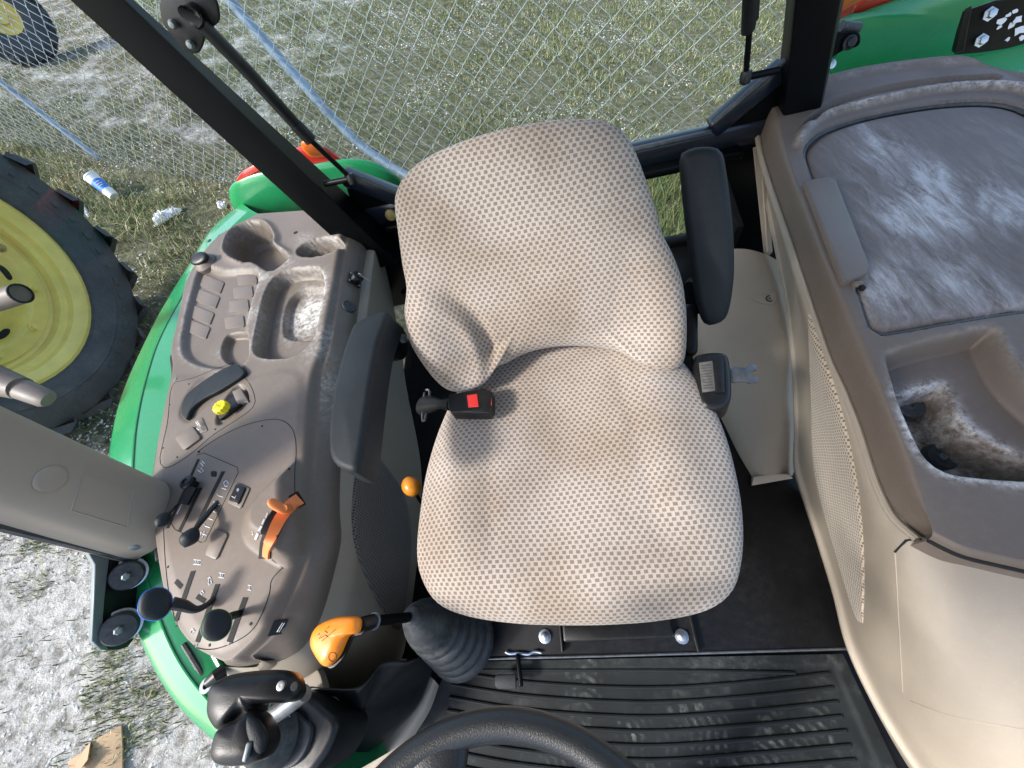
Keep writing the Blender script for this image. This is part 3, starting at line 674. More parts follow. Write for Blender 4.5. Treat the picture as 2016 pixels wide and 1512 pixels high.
def lamp(name, body, lens, lens2, y, label, n):
    t = thing(name, UY(*body[0], y) - A((0, 0, .1)), label, 'tail lamp')
    puff(cr([UY(a, b, y) for a, b in body], 60, True), n, .10, .12).build('housing', 'green', t, angle=180)
    for nm, ls, m_ in (('lens', lens, 'red_lens'), ('lens', lens2, 'orange_lens')):
        if ls: puff(cr([UY(a, b, y - .02 if m_ == 'red_lens' else y - .04) for a, b in ls], 40, True), n, .05, .06).build(nm, m_, t, angle=180)
    return t
lamp('tail_lamp', ((456, 388), (470, 362), (520, 342), (600, 330), (680, 318), (735, 320), (775, 340), (790, 362), (760, 385), (680, 405), (600, 428), (530, 440), (475, 425)),
     ((466, 364), (480, 342), (520, 322), (570, 302), (620, 286), (655, 298), (682, 326), (664, 334), (600, 340), (530, 348), (482, 362)),
     ((598, 290), (606, 282), (626, 284), (642, 296), (640, 308), (618, 312), (604, 304)), 1.75,
     'rounded green tail lamp housing with red and orange lens behind the slanting post', (0, -.6, .8))
lamp('tail_lamp', ((1610, 60), (1660, 40), (1760, 5), (1900, -40), (2050, -60), (2150, 40), (2140, 150), (2000, 190), (1850, 180), (1700, 180), (1625, 160)),
     ((1640, 45), (1690, 20), (1790, -10), (1950, -60), (1900, -120), (1750, -80), (1640, -10)),
     ((1650, 20), (1690, 5), (1760, -20), (1800, -60), (1700, -60), (1645, -10)), 1.75,
     'large green housing with red and orange lens at the upper right corner', (0, -.6, .8))
f2 = thing('fender', (1.2, 1.4, 0), 'dark green fender patch showing above the storage console', 'fender')
rr = [[U(x, y, .30) for x, y in ((1560, 90), (1620, 110), (1750, 110), (1900, 80), (2100, 60))], [U(x, y, .33) for x, y in ((1560, 160), (1640, 170), (1760, 160), (1900, 140), (2100, 130))], [U(x, y, .33) for x, y in ((1560, 230), (1650, 230), (1780, 220), (1920, 210), (2100, 210))]]
G().grid(patch(rr, 16, 30)).build('skin', 'green', f2, angle=180)
# small hinge ear and painted mounting bracket at the upper right
he = thing('hinge_ear', UY(1660, 95, 1.40) - A((0, 0, .05)), 'small black hinge ear with round pivot on the upright post', 'hinge')
G().slab(cr([UY(x, y, 1.40) for x, y in ((1628, 68), (1665, 62), (1690, 62), (1695, 78), (1688, 92), (1660, 100), (1632, 118), (1622, 118))], 40, True), (0, -1, .3), .02, .003).build('plate', 'black_paint', he)
q = UY(1671, 84, 1.395); G().lathe([(.018, 0), (.018, .006), (.012, .008), (.010, .014), (.001, .015)], q, (0, -1, .4), 18).build('pivot', 'black_plastic', he)
G().tube([UY(1655, 52, 1.42), UY(1690, 56, 1.42)], .014, 14).build('bush', 'rubber', he)
mb = thing('mounting_bracket', UY(1900, 100, 1.45) - A((0, 0, .05)), 'black steel bracket with chipped white paint and two bolts', 'bracket')
pl = [UY(x, y, 1.45) for x, y in ((1903, 20), (1960, 0), (2030, -8), (2060, 60), (2040, 80), (1985, 95), (1930, 103), (1888, 106), (1880, 98), (1890, 60))]
G().slab(pl, (0, -1, .5), .012, .002).build('plate', 'black_plastic', mb)
G().slab([UY(x, y, 1.43) for x, y in ((1899, 18), (1912, 12), (1896, 100), (1880, 104))], (-1, -.6, .5), .01, .001).build('flange', 'black_plastic', mb)
for x, y in ((1947, 28), (1930, 80)):
    q = UY(x, y, 1.44); G().lathe([(.017, 0), (.017, .003), (.011, .004), (.011, .014), (.001, .015)], q, (0, -1, .5), 6).build('bolt', 'steel', mb, smooth=False)
for i, (x, y, r_) in enumerate(((1972, 40, .010), (1990, 50, .008), (1985, 30, .007), (2003, 38, .012), (2008, 58, .014), (1965, 55, .006), (1998, 22, .006), (1982, 78, .005), (2012, 75, .008))):
    q = UY(x, y, 1.449) + A((0, -.002, .001)); th = np.linspace(0, 6.28, 10)[:-1]
    rr_ = r_ * np.random.default_rng(i).uniform(.5, 1.3, 9); e2 = nrm((0, .45, .9))
    G().slab([q + A((1, 0, 0)) * a * math.cos(u) * 1.2 + e2 * a * math.sin(u) for a, u in zip(rr_, th)], (0, -1, .5), .001).build('paint_chip', 'white_print', mb)
G().lathe([(.012, 0), (.012, .01), (.001, .012)], UY(1634, 128, 1.42), (0, -1, .6), 10).build('bolt', 'steel', he)

# ================================================================== CONTROL CONSOLE (left of the seat)
con = thing('control_console', (-.85, .5, -.01), 'brown plastic side console with levers, trays and cup holders', 'console')
ZC = .47
rows = [  # outer edge, inner crest, seam to the beige panel  (photo pixels, rear to front)
    ((502, 421), (688, 408), (728, 436)), ((424, 466), (680, 450), (725, 470)), ((368, 540), (669, 518), (714, 545)), ((345, 628), (655, 600), (704, 620)),
    ((332, 685), (640, 678), (694, 700)), ((334, 728), (622, 738), (686, 770)), ((318, 800), (614, 830), (678, 850)), ((301, 890), (609, 915), (671, 925)),
    ((293, 960), (607, 985), (669, 1000)), ((297, 1040), (604, 1045), (672, 1060)), ((305, 1110), (592, 1105), (660, 1120)), ((318, 1175), (570, 1160), (641, 1190)),
    ((343, 1238), (548, 1205), (618, 1245)), ((378, 1278), (524, 1250), (580, 1288)), ((428, 1303), (480, 1292), (505, 1313))]
NR = 420; NC = 170; NW = 16; NO = 8
eo = crp([U(*a, ZC) for a, b, c in rows], NR); ei = crp([U(*b, ZC) for a, b, c in rows], NR); es = crp([U(*c, .385) for a, b, c in rows], NR)
s = np.linspace(0, 1, NC)[None, :, None]
T = eo[:, None] * (1 - s) + ei[:, None] * s
x = T[..., 0]; y = T[..., 1]; z = T[..., 2].copy(); dust = np.zeros_like(z)
def poly(pts, zz=ZC, n=60): return cr([U(px, py, zz) for px, py in pts], n, True)
def recess(pts, depth, w=.007, n=60, sharp=False):
    """lowers (or with depth < 0 raises) the skin inside an outline"""
    global z
    d = sdf(A([U(px, py, ZC) for px, py in pts]) if sharp else poly(pts, n=n), x, y); f = sstep(0, w, -d); z = z - depth * f; return d
def blob(pxy, r_, amt, zz=ZC):
    global dust
    q = U(*pxy, zz); dust += amt * np.exp(-((x - q[0]) ** 2 + (y - q[1]) ** 2) / r_ ** 2)
# outer tray with the blanks, its deeper pocket
dA = recess(((395, 520), (440, 530), (500, 528), (512, 545), (498, 590), (486, 650), (492, 700), (470, 722), (420, 728), (372, 715), (353, 688), (358, 640), (372, 580)), .018, .022)
recess(((439, 652), (484, 650), (490, 690), (474, 712), (440, 712), (424, 688)), .022, .012)
# big tray
dB = recess(((623, 526), (637, 541), (639, 569), (628, 628), (618, 665), (590, 695), (561, 706), (513, 705), (496, 687), (503, 641), (518, 579), (538, 546), (573, 529)), .045, .014)
recess(((612, 545), (634, 548), (634, 580), (622, 640), (612, 652), (545, 650), (536, 620), (548, 575), (575, 552)), .022, .012)
# round cup holder with raised rim, and the slanted one
cup = ((444, 487), (454, 462), (479, 444), (513, 438), (531, 448), (543, 469), (543, 484), (567, 502), (563, 514), (531, 534), (501, 519), (484, 519), (459, 511), (446, 499))
dC = sdf(poly(cup), x, y); z += .016 * sstep(.030, .0, np.abs(dC + .004)) * sstep(-.02, .05, y - U(500, 520, ZC)[1] + .3 * 0)
recess(cup, .105, .010)
th = np.linspace(0, 2 * math.pi, 20)[:-1]
ov = [(628 + 47 * math.cos(u) * .97 + 17 * math.sin(u) * .26, 486 - 47 * math.cos(u) * .24 + 17 * math.sin(u) * .97) for u in th]
dD = recess(ov, .075, .012)
# shallow step of the lever plateau in front of the trays
recess(((345, 735), (420, 742), (500, 736), (560, 722), (600, 735), (606, 800), (600, 900), (590, 960), (588, 1060), (570, 1130), (540, 1190), (500, 1250), (440, 1290), (390, 1275), (350, 1225), (318, 1130), (303, 1020), (305, 900), (322, 800)), -.004, .03)
# throttle housing and its dome
recess(((592, 900), (606, 960), (607, 1040), (592, 1098), (560, 1122), (510, 1096), (480, 1064), (482, 1012), (512, 968), (556, 926)), -.034, .050)
recess(((596, 995), (604, 1040), (594, 1090), (570, 1104), (545, 1090), (552, 1040), (575, 1005)), -.012, .016)
# strap well
recess(((352, 815), (368, 776), (400, 742), (470, 712), (486, 740), (450, 772), (412, 800), (380, 832), (360, 832)), .004, .012)
# knob well and blank well
recess(((452, 776), (478, 758), (492, 790), (440, 836), (426, 826)), .010, .006)
# soften outer and inner borders of the top
edge = np.minimum(np.linspace(0, 1, NC)[None, :], 9) * np.linalg.norm(eo - ei, axis=1)[:, None]
w_all = np.linalg.norm(eo - ei, axis=1)[:, None]; di = w_all - edge; do = edge
z -= .020 * (1 - sstep(0, .030, di)) ** 2 + .014 * (1 - sstep(0, .016, do)) ** 2
wt = np.linspace(0, 1, NW + 1)[1:]
wall = T[:, -1][:, None] * 0 + A([[0, 0, 0.]]); e0 = np.stack([ei[:, 0], ei[:, 1], z[:, -1]], 1)
wall = e0[:, None] * (1 - wt[None, :, None]) + es[:, None] * wt[None, :, None]
outw = eo - ei; outw[:, 2] = 0; outw /= np.linalg.norm(outw, axis=1)[:, None]
bul = (np.sin(wt * math.pi) * .012)[None, :, None]; wall -= outw[:, None] * bul
ot = np.linspace(1, 0, NO + 1)[:-1]; o0 = np.stack([eo[:, 0], eo[:, 1], z[:, 0]], 1)
osk = o0[:, None] + outw[:, None] * (.012 * np.sin(ot * math.pi / 2))[None, :, None] - A((0, 0, 1.)) * (.06 * ot ** 1.5)[None, :, None]
ALL = np.concatenate([osk, np.dstack([x, y, z]), wall], 1)
frn = [ALL[-1] + A((.002, -.006, -.008)), ALL[-1] + A((.004, -.010, -.03)), ALL[-1] + A((.006, -.010, -.25))]
# pale grime; sunlight on the big tray floor is painted in as extra white
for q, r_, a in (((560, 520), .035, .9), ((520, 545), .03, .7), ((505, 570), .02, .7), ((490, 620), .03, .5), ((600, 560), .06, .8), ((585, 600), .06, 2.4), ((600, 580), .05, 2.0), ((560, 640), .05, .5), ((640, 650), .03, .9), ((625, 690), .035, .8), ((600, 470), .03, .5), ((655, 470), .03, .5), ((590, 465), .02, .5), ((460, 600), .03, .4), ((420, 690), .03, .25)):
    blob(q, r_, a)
dust += .35 * np.exp(-(dB / .008) ** 2) + .3 * np.exp(-(dA / .008) ** 2) + .25 * np.exp(-(dD / .01) ** 2) + .25 * np.exp(-(dC / .008) ** 2)
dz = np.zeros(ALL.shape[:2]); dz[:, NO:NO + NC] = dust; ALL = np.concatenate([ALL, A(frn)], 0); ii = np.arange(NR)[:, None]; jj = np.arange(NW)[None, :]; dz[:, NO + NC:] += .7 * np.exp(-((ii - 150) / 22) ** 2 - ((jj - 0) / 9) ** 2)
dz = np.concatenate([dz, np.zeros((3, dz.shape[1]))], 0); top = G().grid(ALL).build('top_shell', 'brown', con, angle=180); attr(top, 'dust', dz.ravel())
bc = bvh_of(top)
def on(px, py, off=0.): return hit(bc, px, py, off)[0]
def line_on(bv, pts, r_, name, mat_, par, n=None, off=0., smooth=True, closed=False):
    P2 = cr(pts, n or max(8, 5 * len(pts)), closed) if smooth else A(pts)
    P3 = [hit(bv, a, b, off)[0] for a, b in P2]
    if closed: P3.append(P3[0])
    return G().tube(P3, r_, 5).build(name, mat_, par)
def pad_on(bv, pts, h, name, mat_, par, bev=.0015, smooth=True, n=28, off=0., deep=.004, closed=True):
    """a small raised piece over an outline drawn on a surface, flat topped along the mean normal"""
    P2 = cr(pts, n, True) if smooth else A(pts)
    HN = [hit(bv, a, b) for a, b in P2]; no = nrm(np.mean([k[1] for k in HN], 0))
    P3 = A([k[0] for k in HN]); dv_ = (P3 - P3.mean(0)) @ no; P3 = P3 - no * dv_[:, None] + no * dv_.max() * .75
    return G().slab(P3 + no * (h + off), no, h + deep + 2 * abs(dv_).max(), min(bev, h * .9) if h > 0 else 0).build(name, mat_, par)
def rrect(cx, cy, w, h, ang, r_=.25):
    a = math.radians(ang); out = []
    for sx, sy in ((1, 1), (-1, 1), (-1, -1), (1, -1)):
        for t in ((1, 1 - r_), (1 - r_, 1)) if sx * sy > 0 else ((1 - r_, 1), (1, 1 - r_)):
            u = sx * t[0] * w / 2; v = sy * t[1] * h / 2; out.append((cx + u * math.cos(a) - v * math.sin(a), cy + u * math.sin(a) + v * math.cos(a)))
    return out
for cols, w_, h_, an in ((((417, 559), (408, 588), (397, 620), (389, 648)), 43, 25, 22), (((486, 549), (478, 575), (470, 602), (461, 634)), 38, 22, -7)):
    for cx, cy in cols: G().slab([U(a, b, ZC - .0145) for a, b in rrect(cx, cy, w_, h_, an, .16)], (0, 0, 1), .012, .0012).build('switch_blank', 'brown_panel', con)
q, n_ = hit(bc, 582, 458); G().slab([q + n_ * .0008 + A((.0085 * math.cos(u), .0075 * math.sin(u), 0)) for u in th], n_, .003).build('drain_hole', 'dark', con)
# panel seams
s1 = ((346, 752), (380, 744), (420, 728), (462, 714)), ((478, 738), (494, 760), (502, 785), (498, 802), (470, 824), (420, 856), (380, 890), (345, 914), (324, 921), (315, 908), (318, 885), (330, 830), (336, 770), (346, 752))
for q in s1: line_on(bc, q, .0009, 'panel_gap', 'dark', con, 40)
line_on(bc, ((388, 890), (430, 862), (480, 838), (530, 826), (560, 830), (578, 850), (583, 885), (580, 930), (581, 985)), .0009, 'panel_gap', 'dark', con, 60)
line_on(bc, ((556, 1118), (535, 1142), (530, 1170), (515, 1210), (495, 1242), (462, 1264), (420, 1278), (385, 1274), (360, 1254), (345, 1220), (333, 1170), (326, 1110), (322, 1040)), .0009, 'panel_gap', 'dark', con, 70)
line_on(bc, ((558, 1119), (536, 1102)), .0009, 'panel_gap', 'dark', con, 8, smooth=False)
line_on(bc, ((388, 896), (402, 892), (467, 920), (469, 930), (404, 1066), (396, 1068), (352, 1046), (344, 1042), (336, 1028), (340, 1016)), .0008, 'panel_gap', 'dark', con, 60, smooth=False)
for px, py in ((516, 839), (569, 923), (392, 890), (331, 1116), (364, 1256), (413, 1270), (494, 1228), (423, 736), (372, 756), (334, 797), (321, 882), (349, 900), (424, 845), (488, 771)):
    q, n_ = hit(bc, px, py); G().lathe([(.0028, 0), (.0024, .0008), (.0004, .0009)], q, n_, 10).build('pin_hole', 'dark', con)
q, n_ = hit(bc, 345, 747); G().lathe([(.007, -.001), (.006, .001), (.004, .0012), (.0005, .0012)], q, n_, 14).build('screw', 'grey_metal', con)
# strap, blank block, wells
G().slab(cr([U(a, b, ZC + .012) for a, b in ((357, 816), (357, 798), (367, 776), (396, 752), (434, 728), (461, 717), (473, 722), (479, 737), (434, 767), (400, 785), (377, 804), (367, 824))], 60, True), (0, 0, 1), .016, .003, 3).build('strap_handle', 'black_vinyl', con)
pad_on(bc, rrect(373, 864, 42, 30, -36, .2), .006, 'blank_block', 'brown_panel', con, .002, smooth=False)
pad_on(bc, rrect(397, 838, 16, 28, -24, .15), .002, 'icon_block', 'brown_panel', con, .001, smooth=False)
pad_on(bc, rrect(456, 800, 62, 26, -37, .12), .002, 'switch_plate', 'black_plastic', con, .001, smooth=False)
pad_on(bc, rrect(478, 784, 18, 26, -24, .15), .006, 'icon_block', 'brown_panel', con, .001, smooth=False)
# yellow push knob, scalloped, standing on its stem
q, n_ = hit(bc, 446, 805); k = thing; 
yk = G().lathe([(.009, 0), (.009, .012), (.012, .013), (.013, .020), (.008, .026)], q, n_, 20).build('push_knob', 'knob_yellow', con)
tip = UPL(432, 800, n_, n_ @ (q + n_ * .040)); g = G(); rings = []
a_ = nrm(np.cross(n_, (0, 1, 0))); b_ = np.cross(n_, a_)
for r_, h in ((.010, -.016), (.0175, -.014), (.0185, -.004), (.0170, .002), (.014, .0035), (.0005, .0035)):
    rings.append([tip + n_ * h + (r_ * (1 + .05 * math.cos(12 * u))) * (math.cos(u) * a_ + math.sin(u) * b_) for u in np.linspace(0, 2 * math.pi, 61)[:-1]])
g.grid(A(rings), closev=True); g.build('knob_cap', 'knob_yellow', yk)
mk_ = [tip + n_ * .0042 + a_ * u * .0058 + b_ * v * .0058 for u, v in ((-1, -1), (1, -1), (1, 1), (-1, 1), (-1, -.2))]
G().tube(mk_, .0005, 4).build('icon', 'dark', yk)
G().tube([tip + n_ * .0042 + .0022 * (math.cos(u) * a_ + math.sin(u) * b_) for u in np.linspace(0, 6.28, 12)], .0004, 4).build('icon', 'dark', yk)
# slots
def ribbon(bv, pts, w, h, name, mat_, par, n=24, deep=.004):
    """a strip that follows the skin"""
    c = cr(pts, n) if len(pts) > 2 else A([A(pts[0]) + (A(pts[1]) - A(pts[0])) * t for t in np.linspace(0, 1, n)])
    L = [hit(bv, a, b) for a, b in c]; P3 = A([k[0] for k in L]); N3 = A([k[1] for k in L])
    for _ in range(3): N3[1:-1] = (N3[:-2] + N3[1:-1] * 2 + N3[2:]) / 4
    N3 /= np.linalg.norm(N3, axis=1)[:, None]; tg = np.gradient(P3, axis=0); sd_ = np.cross(N3, tg); sd_ /= np.linalg.norm(sd_, axis=1)[:, None]
    ww = np.full(n, w) if np.isscalar(w) else np.interp(np.linspace(0, 1, n), np.linspace(0, 1, len(w)), w); ww = ww[:, None] / 2
    rg = np.stack([P3 - sd_ * ww - N3 * deep, P3 - sd_ * ww + N3 * h, P3 + sd_ * ww + N3 * h, P3 + sd_ * ww - N3 * deep], 1)
    g = G().grid(rg); g.f += [(3, 2, 1, 0), tuple(len(g.v) - 4 + k for k in range(4))]; return g.build(name, mat_, par)
def slot(pts, w, name='lever_slot', mat_='dark', h=.0008): return ribbon(bc, pts, w, h, name, mat_, con, 20)
slot([(391, 904), (330, 1040)], .007); slot([(396, 960), (353, 1047)], .009); slot([(440, 928), (380, 1050)], .010)
slot([(381, 1124), (347, 1222)], .011); slot([(429, 1150), (389, 1264)], .011); slot([(484, 1176), (452, 1264)], .012)
slot([(346, 1144), (358, 1156)], .008); slot([(388, 1174), (404, 1184)], .008)
slot([(347, 1224), (344, 1236)], .003, mat_='brown'); slot([(389, 1266), (386, 1274)], .003, mat_='brown'); slot([(452, 1264), (449, 1270)], .003, mat_='brown')
# printed marks
def pr(*segs, w=.0006, off=.0007):
    for s_ in segs: line_on(bc, s_, w * 1.5, 'mark', 'white_print', con, len(s_), off, smooth=False)
for k in range(7):
    cx, cy = 437 - k * 6.4, 961 + k * 15
    pr(((cx, cy), (cx + 9, cy + 3)), w=.0005)
    if k: pr(((cx - 2, cy - 4), (cx - 2, cy - 1)), w=.0008)
pr(((441, 950), (446, 946), (451, 952), (449, 958), (443, 957), (441, 950)), w=.0005); pr(((398, 1060), (403, 1051), (399, 1052), (404, 1045)), ((394, 1056), (398, 1048)), w=.0007)
pr(((396, 912), (401, 918), (396, 922), (402, 928), (394, 932)), ((390, 926), (396, 930)), ((398, 908), (404, 913)), w=.0006); pr(((372, 965), (349, 1012)), w=.0008)
for bx, by, kk in ((389, 1107, 3), (437, 1133, 2), (492, 1157, 1)):
    for j in range(kk): pr(((bx + (j - (kk - 1) / 2) * 3.4 + 1, by - 4), (bx + (j - (kk - 1) / 2) * 3.4 - 1, by + 4)), w=.0006)
    pr(((bx - 2 * kk - 1, by - 5), (bx + 2 * kk + 2, by - 4)), ((bx - 2 * kk - 2, by + 4), (bx + 2 * kk + 1, by + 5)), w=.0004)
pr(((410, 1140), (413, 1136), (416, 1139)), ((413, 1136), (411, 1148)), ((416, 1142), (418, 1148), (413, 1152), (411, 1148)), w=.0006)
pr(((399, 1162), (402, 1167), (398, 1171), (396, 1167), (399, 1162)), ((380, 1238), (384, 1242), (378, 1248), (376, 1242), (380, 1238)), w=.0006)
pr(((474, 780), (478, 786), (473, 790), (478, 794)), ((470, 784), (474, 780)), ((391, 834), (396, 840), (393, 846), (398, 850)), ((394, 832), (400, 842)), w=.0006, off=.0085)
pr(((452, 793), (459, 789)), ((459, 803), (466, 798)), ((461, 798), (464, 803)), w=.0007, off=.003)
for i, (a, b, w) in enumerate((((528, 1010), (524, 1019), .0010), ((522, 1022), (517, 1033), .0014), ((516, 1036), (511, 1046), .0018), ((510, 1049), (505, 1060), .0024))): pr((a, b), w=w)
pr(((497, 1046), (500, 1052), (497, 1052)), w=.0006)
# rocker switch and blank on the plateau
pad_on(bc, rrect(471, 976, 30, 44, 24, .15), .003, 'switch_frame', 'brown_panel', con, .0012, smooth=False)
pad_on(bc, rrect(471, 974, 20, 36, 24, .15), .007, 'rocker_switch', 'black_plastic', con, .0015, smooth=False)
pr(((474, 964), (476, 967), (474, 969), (472, 966), (474, 964)), ((462, 979), (467, 982), (470, 978), (467, 984)), w=.0005, off=.0078)
pad_on(bc, rrect(428, 1072, 26, 56, 24, .2), .004, 'blank_plate', 'brown_panel', con, .0018, smooth=False)
pad_on(bc, rrect(421, 933, 11, 11, 0, .4), .0008, 'lock_screw', 'dark', con, .0004)
# warning label on the inner slope
pad_on(bc, ((540, 1222), (568, 1218), (556, 1248), (527, 1252)), .0005, 'warning_label', 'black_plastic', con, 0, smooth=False)
for sg in (((538, 1238), (533, 1246)), ((541, 1232), (536, 1242)), ((546, 1232), (544, 1236)), ((560, 1226), (549, 1244)), ((556, 1226), (545, 1244)), ((548, 1240), (546, 1243))): line_on(bc, sg, .0007, 'mark', 'white_print', con, 4, .0012, smooth=False)
# orange throttle quadrant
th_ = con
tq = ribbon(bc, ((588, 984), (568, 1000), (550, 1024), (537, 1052), (529, 1078), (527, 1096)), (.026, .024, .022, .019, .016), .006, 'throttle_quadrant', 'orange_dull', con, 30)
slot([(594, 980), (566, 996), (546, 1020), (531, 1050), (523, 1078), (522, 1100)], .034, 'throttle_slot', 'dark', .0012)
q, n_ = hit(bc, 564, 1006)
c0 = q + n_ * .030
puff([UPL(a, b, n_, n_ @ c0) for a, b in cr(((526, 986), (536, 981), (550, 986), (562, 996), (564, 1006), (554, 1010), (540, 1004), (529, 996)), 30, True)], n_, .004, .006, 5).build('finger_tab', 'orange_dull', tq)
G().tube([q - n_ * .01, q + n_ * .012, UPL(556, 1002, n_, n_ @ c0)], [.011, .010, .009], 10).build('tab_stem', 'orange_dull', tq)
# levers: (base px, tip px, heights)
def lever(base, via, tip, hs, radii, knob, kmat='black_plastic', ring=None):
    q, n_ = hit(bc, *base, -.01); p = [q] + [UPL(*v, n_, n_ @ (q + n_ * h)) for v, h in zip(via + [tip], hs)]
    lv = G().tube(cr(p, 22), np.interp(np.linspace(0, 1, 22), np.linspace(0, 1, len(radii)), radii), 10, flat=.7).build('lever', 'black_plastic', con)
    return lv, p, n_
lv, p, n_ = lever((352, 985), [(342, 1000)], (322, 1022), (.03, .045), (.004, .005, .006), None)
G().tube(cr([p[-1] + (p[-1] - p[-2]) * t for t in (-.5, 0, .35, .62)], 10), [.005, .008, .0115, .013, .0135, .0135, .013, .011, .007, .002], 14).build('knob', 'black_vinyl', lv)
lv, p, n_ = lever((430, 975), [(402, 1020), (386, 1040)], (372, 1062), (.03, .040, .045), (.004, .007, .007, .006), None)
G().tube(cr([UPL(a, b, n_, n_ @ p[-1]) for a, b in ((385, 1040), (378, 1052), (370, 1064), (364, 1078))], 10), [.006, .010, .013, .015, .0165, .0165, .0155, .013, .008, .001], 16).build('knob', 'black_vinyl', lv)
q, n_ = hit(bc, 385, 955); g = G().lathe([(.009, 0), (.010, .012), (.016, .014), (.0165, .024), (.013, .028), (.007, .029), (.006, .026), (.0005, .026)], q, n_, 9); kn = g.build('clamp_knob', 'black_plastic', con)
G().tube([on(389, 962, .012), on(370, 995, .010)], [.010, .009], 8).build('knob_stem', 'black_plastic', kn)
for base, via, tip, hs, kc, ring in (((420, 1170), [(408, 1190), (385, 1200), (360, 1192)], (338, 1188), (.02, .035, .05, .065), (305, 1190), 'blue_ring'), ((470, 1206), [(458, 1212)], (440, 1222), (.03, .05), (424, 1231), 'green_ring')):
    lv, p, n_ = lever(base, via, tip, hs, (.006, .007, .009, .014, .016) if len(via) > 1 else (.006, .007, .008), None)
    h = n_ @ (p[-1] + n_ * .012); view = nrm(CAM - p[-1])
    o2 = ((272, 1196), (276, 1178), (288, 1164), (308, 1157), (326, 1160), (338, 1174), (336, 1196), (326, 1212), (308, 1221), (286, 1219), (275, 1210)) if len(via) > 1 else ((396, 1238), (400, 1220), (410, 1206), (426, 1200), (442, 1202), (455, 1214), (454, 1236), (444, 1252), (428, 1261), (410, 1260), (399, 1250))
    O = cr([UPL(a, b, view, view @ (p[-1] + view * .01)) for a, b in o2], 44, True)
    puff(O, view, .010, .012, 7, 3.).build('knob', 'black_vinyl', lv, angle=180)
    G().tube(np.vstack([O, O[:2]]) - view * .003, .0012, 6, False).build('colour_ring', ring, lv)

# vent knob and sockets
q, n_ = hit(bc, 404, 518); vk = G().lathe([(.044, -.010), (.042, .004), (.034, .012), (.026, .018)], q, n_, 28).build('vent_base', 'brown', con)
dd = nrm(n_ + A((-.1, -.35, .1))); puff(cr([q + n_ * .024 + .040 * (math.cos(u) * nrm(np.cross(dd, (0, 1, .2))) + .62 * math.sin(u) * np.cross(dd, nrm(np.cross(dd, (0, 1, .2))))) for u in th], 40, True), dd, .010, .012, 6, 3.).build('vent_knob', 'black_plastic', con, angle=180)
q, n_ = hit(bc, 697, 552)
sk = thing('trailer_socket', q - A((0, 0, .03)), 'round black socket with a key and coiled silver ring', 'socket')
f1 = nrm(np.cross(n_, (0, 0, 1))); f2_ = np.cross(n_, f1)
G().box(q + n_ * .002, (.046, .046, .006), [f1, f2_, n_], .002).build('flange', 'black_plastic', sk)
G().lathe([(.017, 0), (.017, .018), (.019, .019), (.019, .026), (.012, .027), (.001, .026)], q, n_, 20).build('barrel', 'black_plastic', sk)
for u, v in ((-1, -1), (1, -1), (1, 1), (-1, 1)): G().lathe([(.003, 0), (.003, .003), (.001, .004)], q + f1 * u * .017 + f2_ * v * .017 + n_ * .004, n_, 8).build('screw', 'steel', sk)
k0 = q + n_ * .028; co = [k0 + n_ * .004 + A((.022, -.016, -.006)) * t + .0028 * (math.cos(t * 60) * f1 + math.sin(t * 60) * f2_) for t in np.linspace(0, 1.5, 70)]
G().tube(co, .0007, 4).build('key_coil', 'steel', sk); G().box(k0 + n_ * .004, (.004, .012, .012), [f1, f2_, n_], .001).build('key', 'steel', sk)
q, n_ = hit(bc, 687, 604)
G().lathe([(.021, -.01), (.022, .003), (.019, .005), (.017, .0035), (.012, .0035), (.011, .005), (.006, .005), (.005, .004), (.001, .004)], q, n_, 30).build('socket_cap', 'rubber', con)

# ------------------------------------------------------------------ beige panel below it
low = [  # seam, bottom near the floor
    ((728, 436, .385), (738, 440, .36), (752, 470, .20)), ((725, 470, .385), (742, 485, .36), (765, 540, .10)), ((714, 545, .385), (735, 560, .35), (778, 620, .05)), ((704, 620, .385), (728, 640, .34), (790, 690, .04)),
    ((694, 700, .385), (725, 715, .33), (800, 760, .03)), ((686, 770, .385), (724, 790, .32), (815, 830, .03)), ((678, 850, .385), (722, 860, .31), (828, 900, .03)), ((671, 925, .385), (724, 935, .30), (832, 960, .03)),
    ((669, 1000, .385), (726, 1005, .30), (830, 1030, .02)), ((672, 1060, .385), (728, 1080, .29), (826, 1100, .02)), ((660, 1120, .385), (722, 1140, .28), (818, 1170, .02)), ((641, 1190, .385), (712, 1200, .26), (808, 1240, .02)),
    ((618, 1245, .385), (690, 1260, .24), (800, 1300, .01)), ((580, 1288, .385), (650, 1320, .22), (770, 1345, .01)), ((505, 1313, .385), (590, 1370, .20), (720, 1400, .01)), ((430, 1312, .385), (520, 1420, .18), (680, 1470, .01))]
rws = [[U(*r_[0]) for r_ in low], [U(*r_[0]) * .5 + U(*r_[1]) * .5 + A((.008, 0, .008)) for r_ in low], [U(*r_[1]) for r_ in low], [U(*r_[2]) * .45 + U(*r_[1]) * .55 + A((.004, 0, 0)) for r_ in low], [U(*r_[2]) for r_ in low]]
sp = G().grid(patch(rws, 36, 120)).build('side_panel', 'beige', con, angle=180); bs = bvh_of(sp)
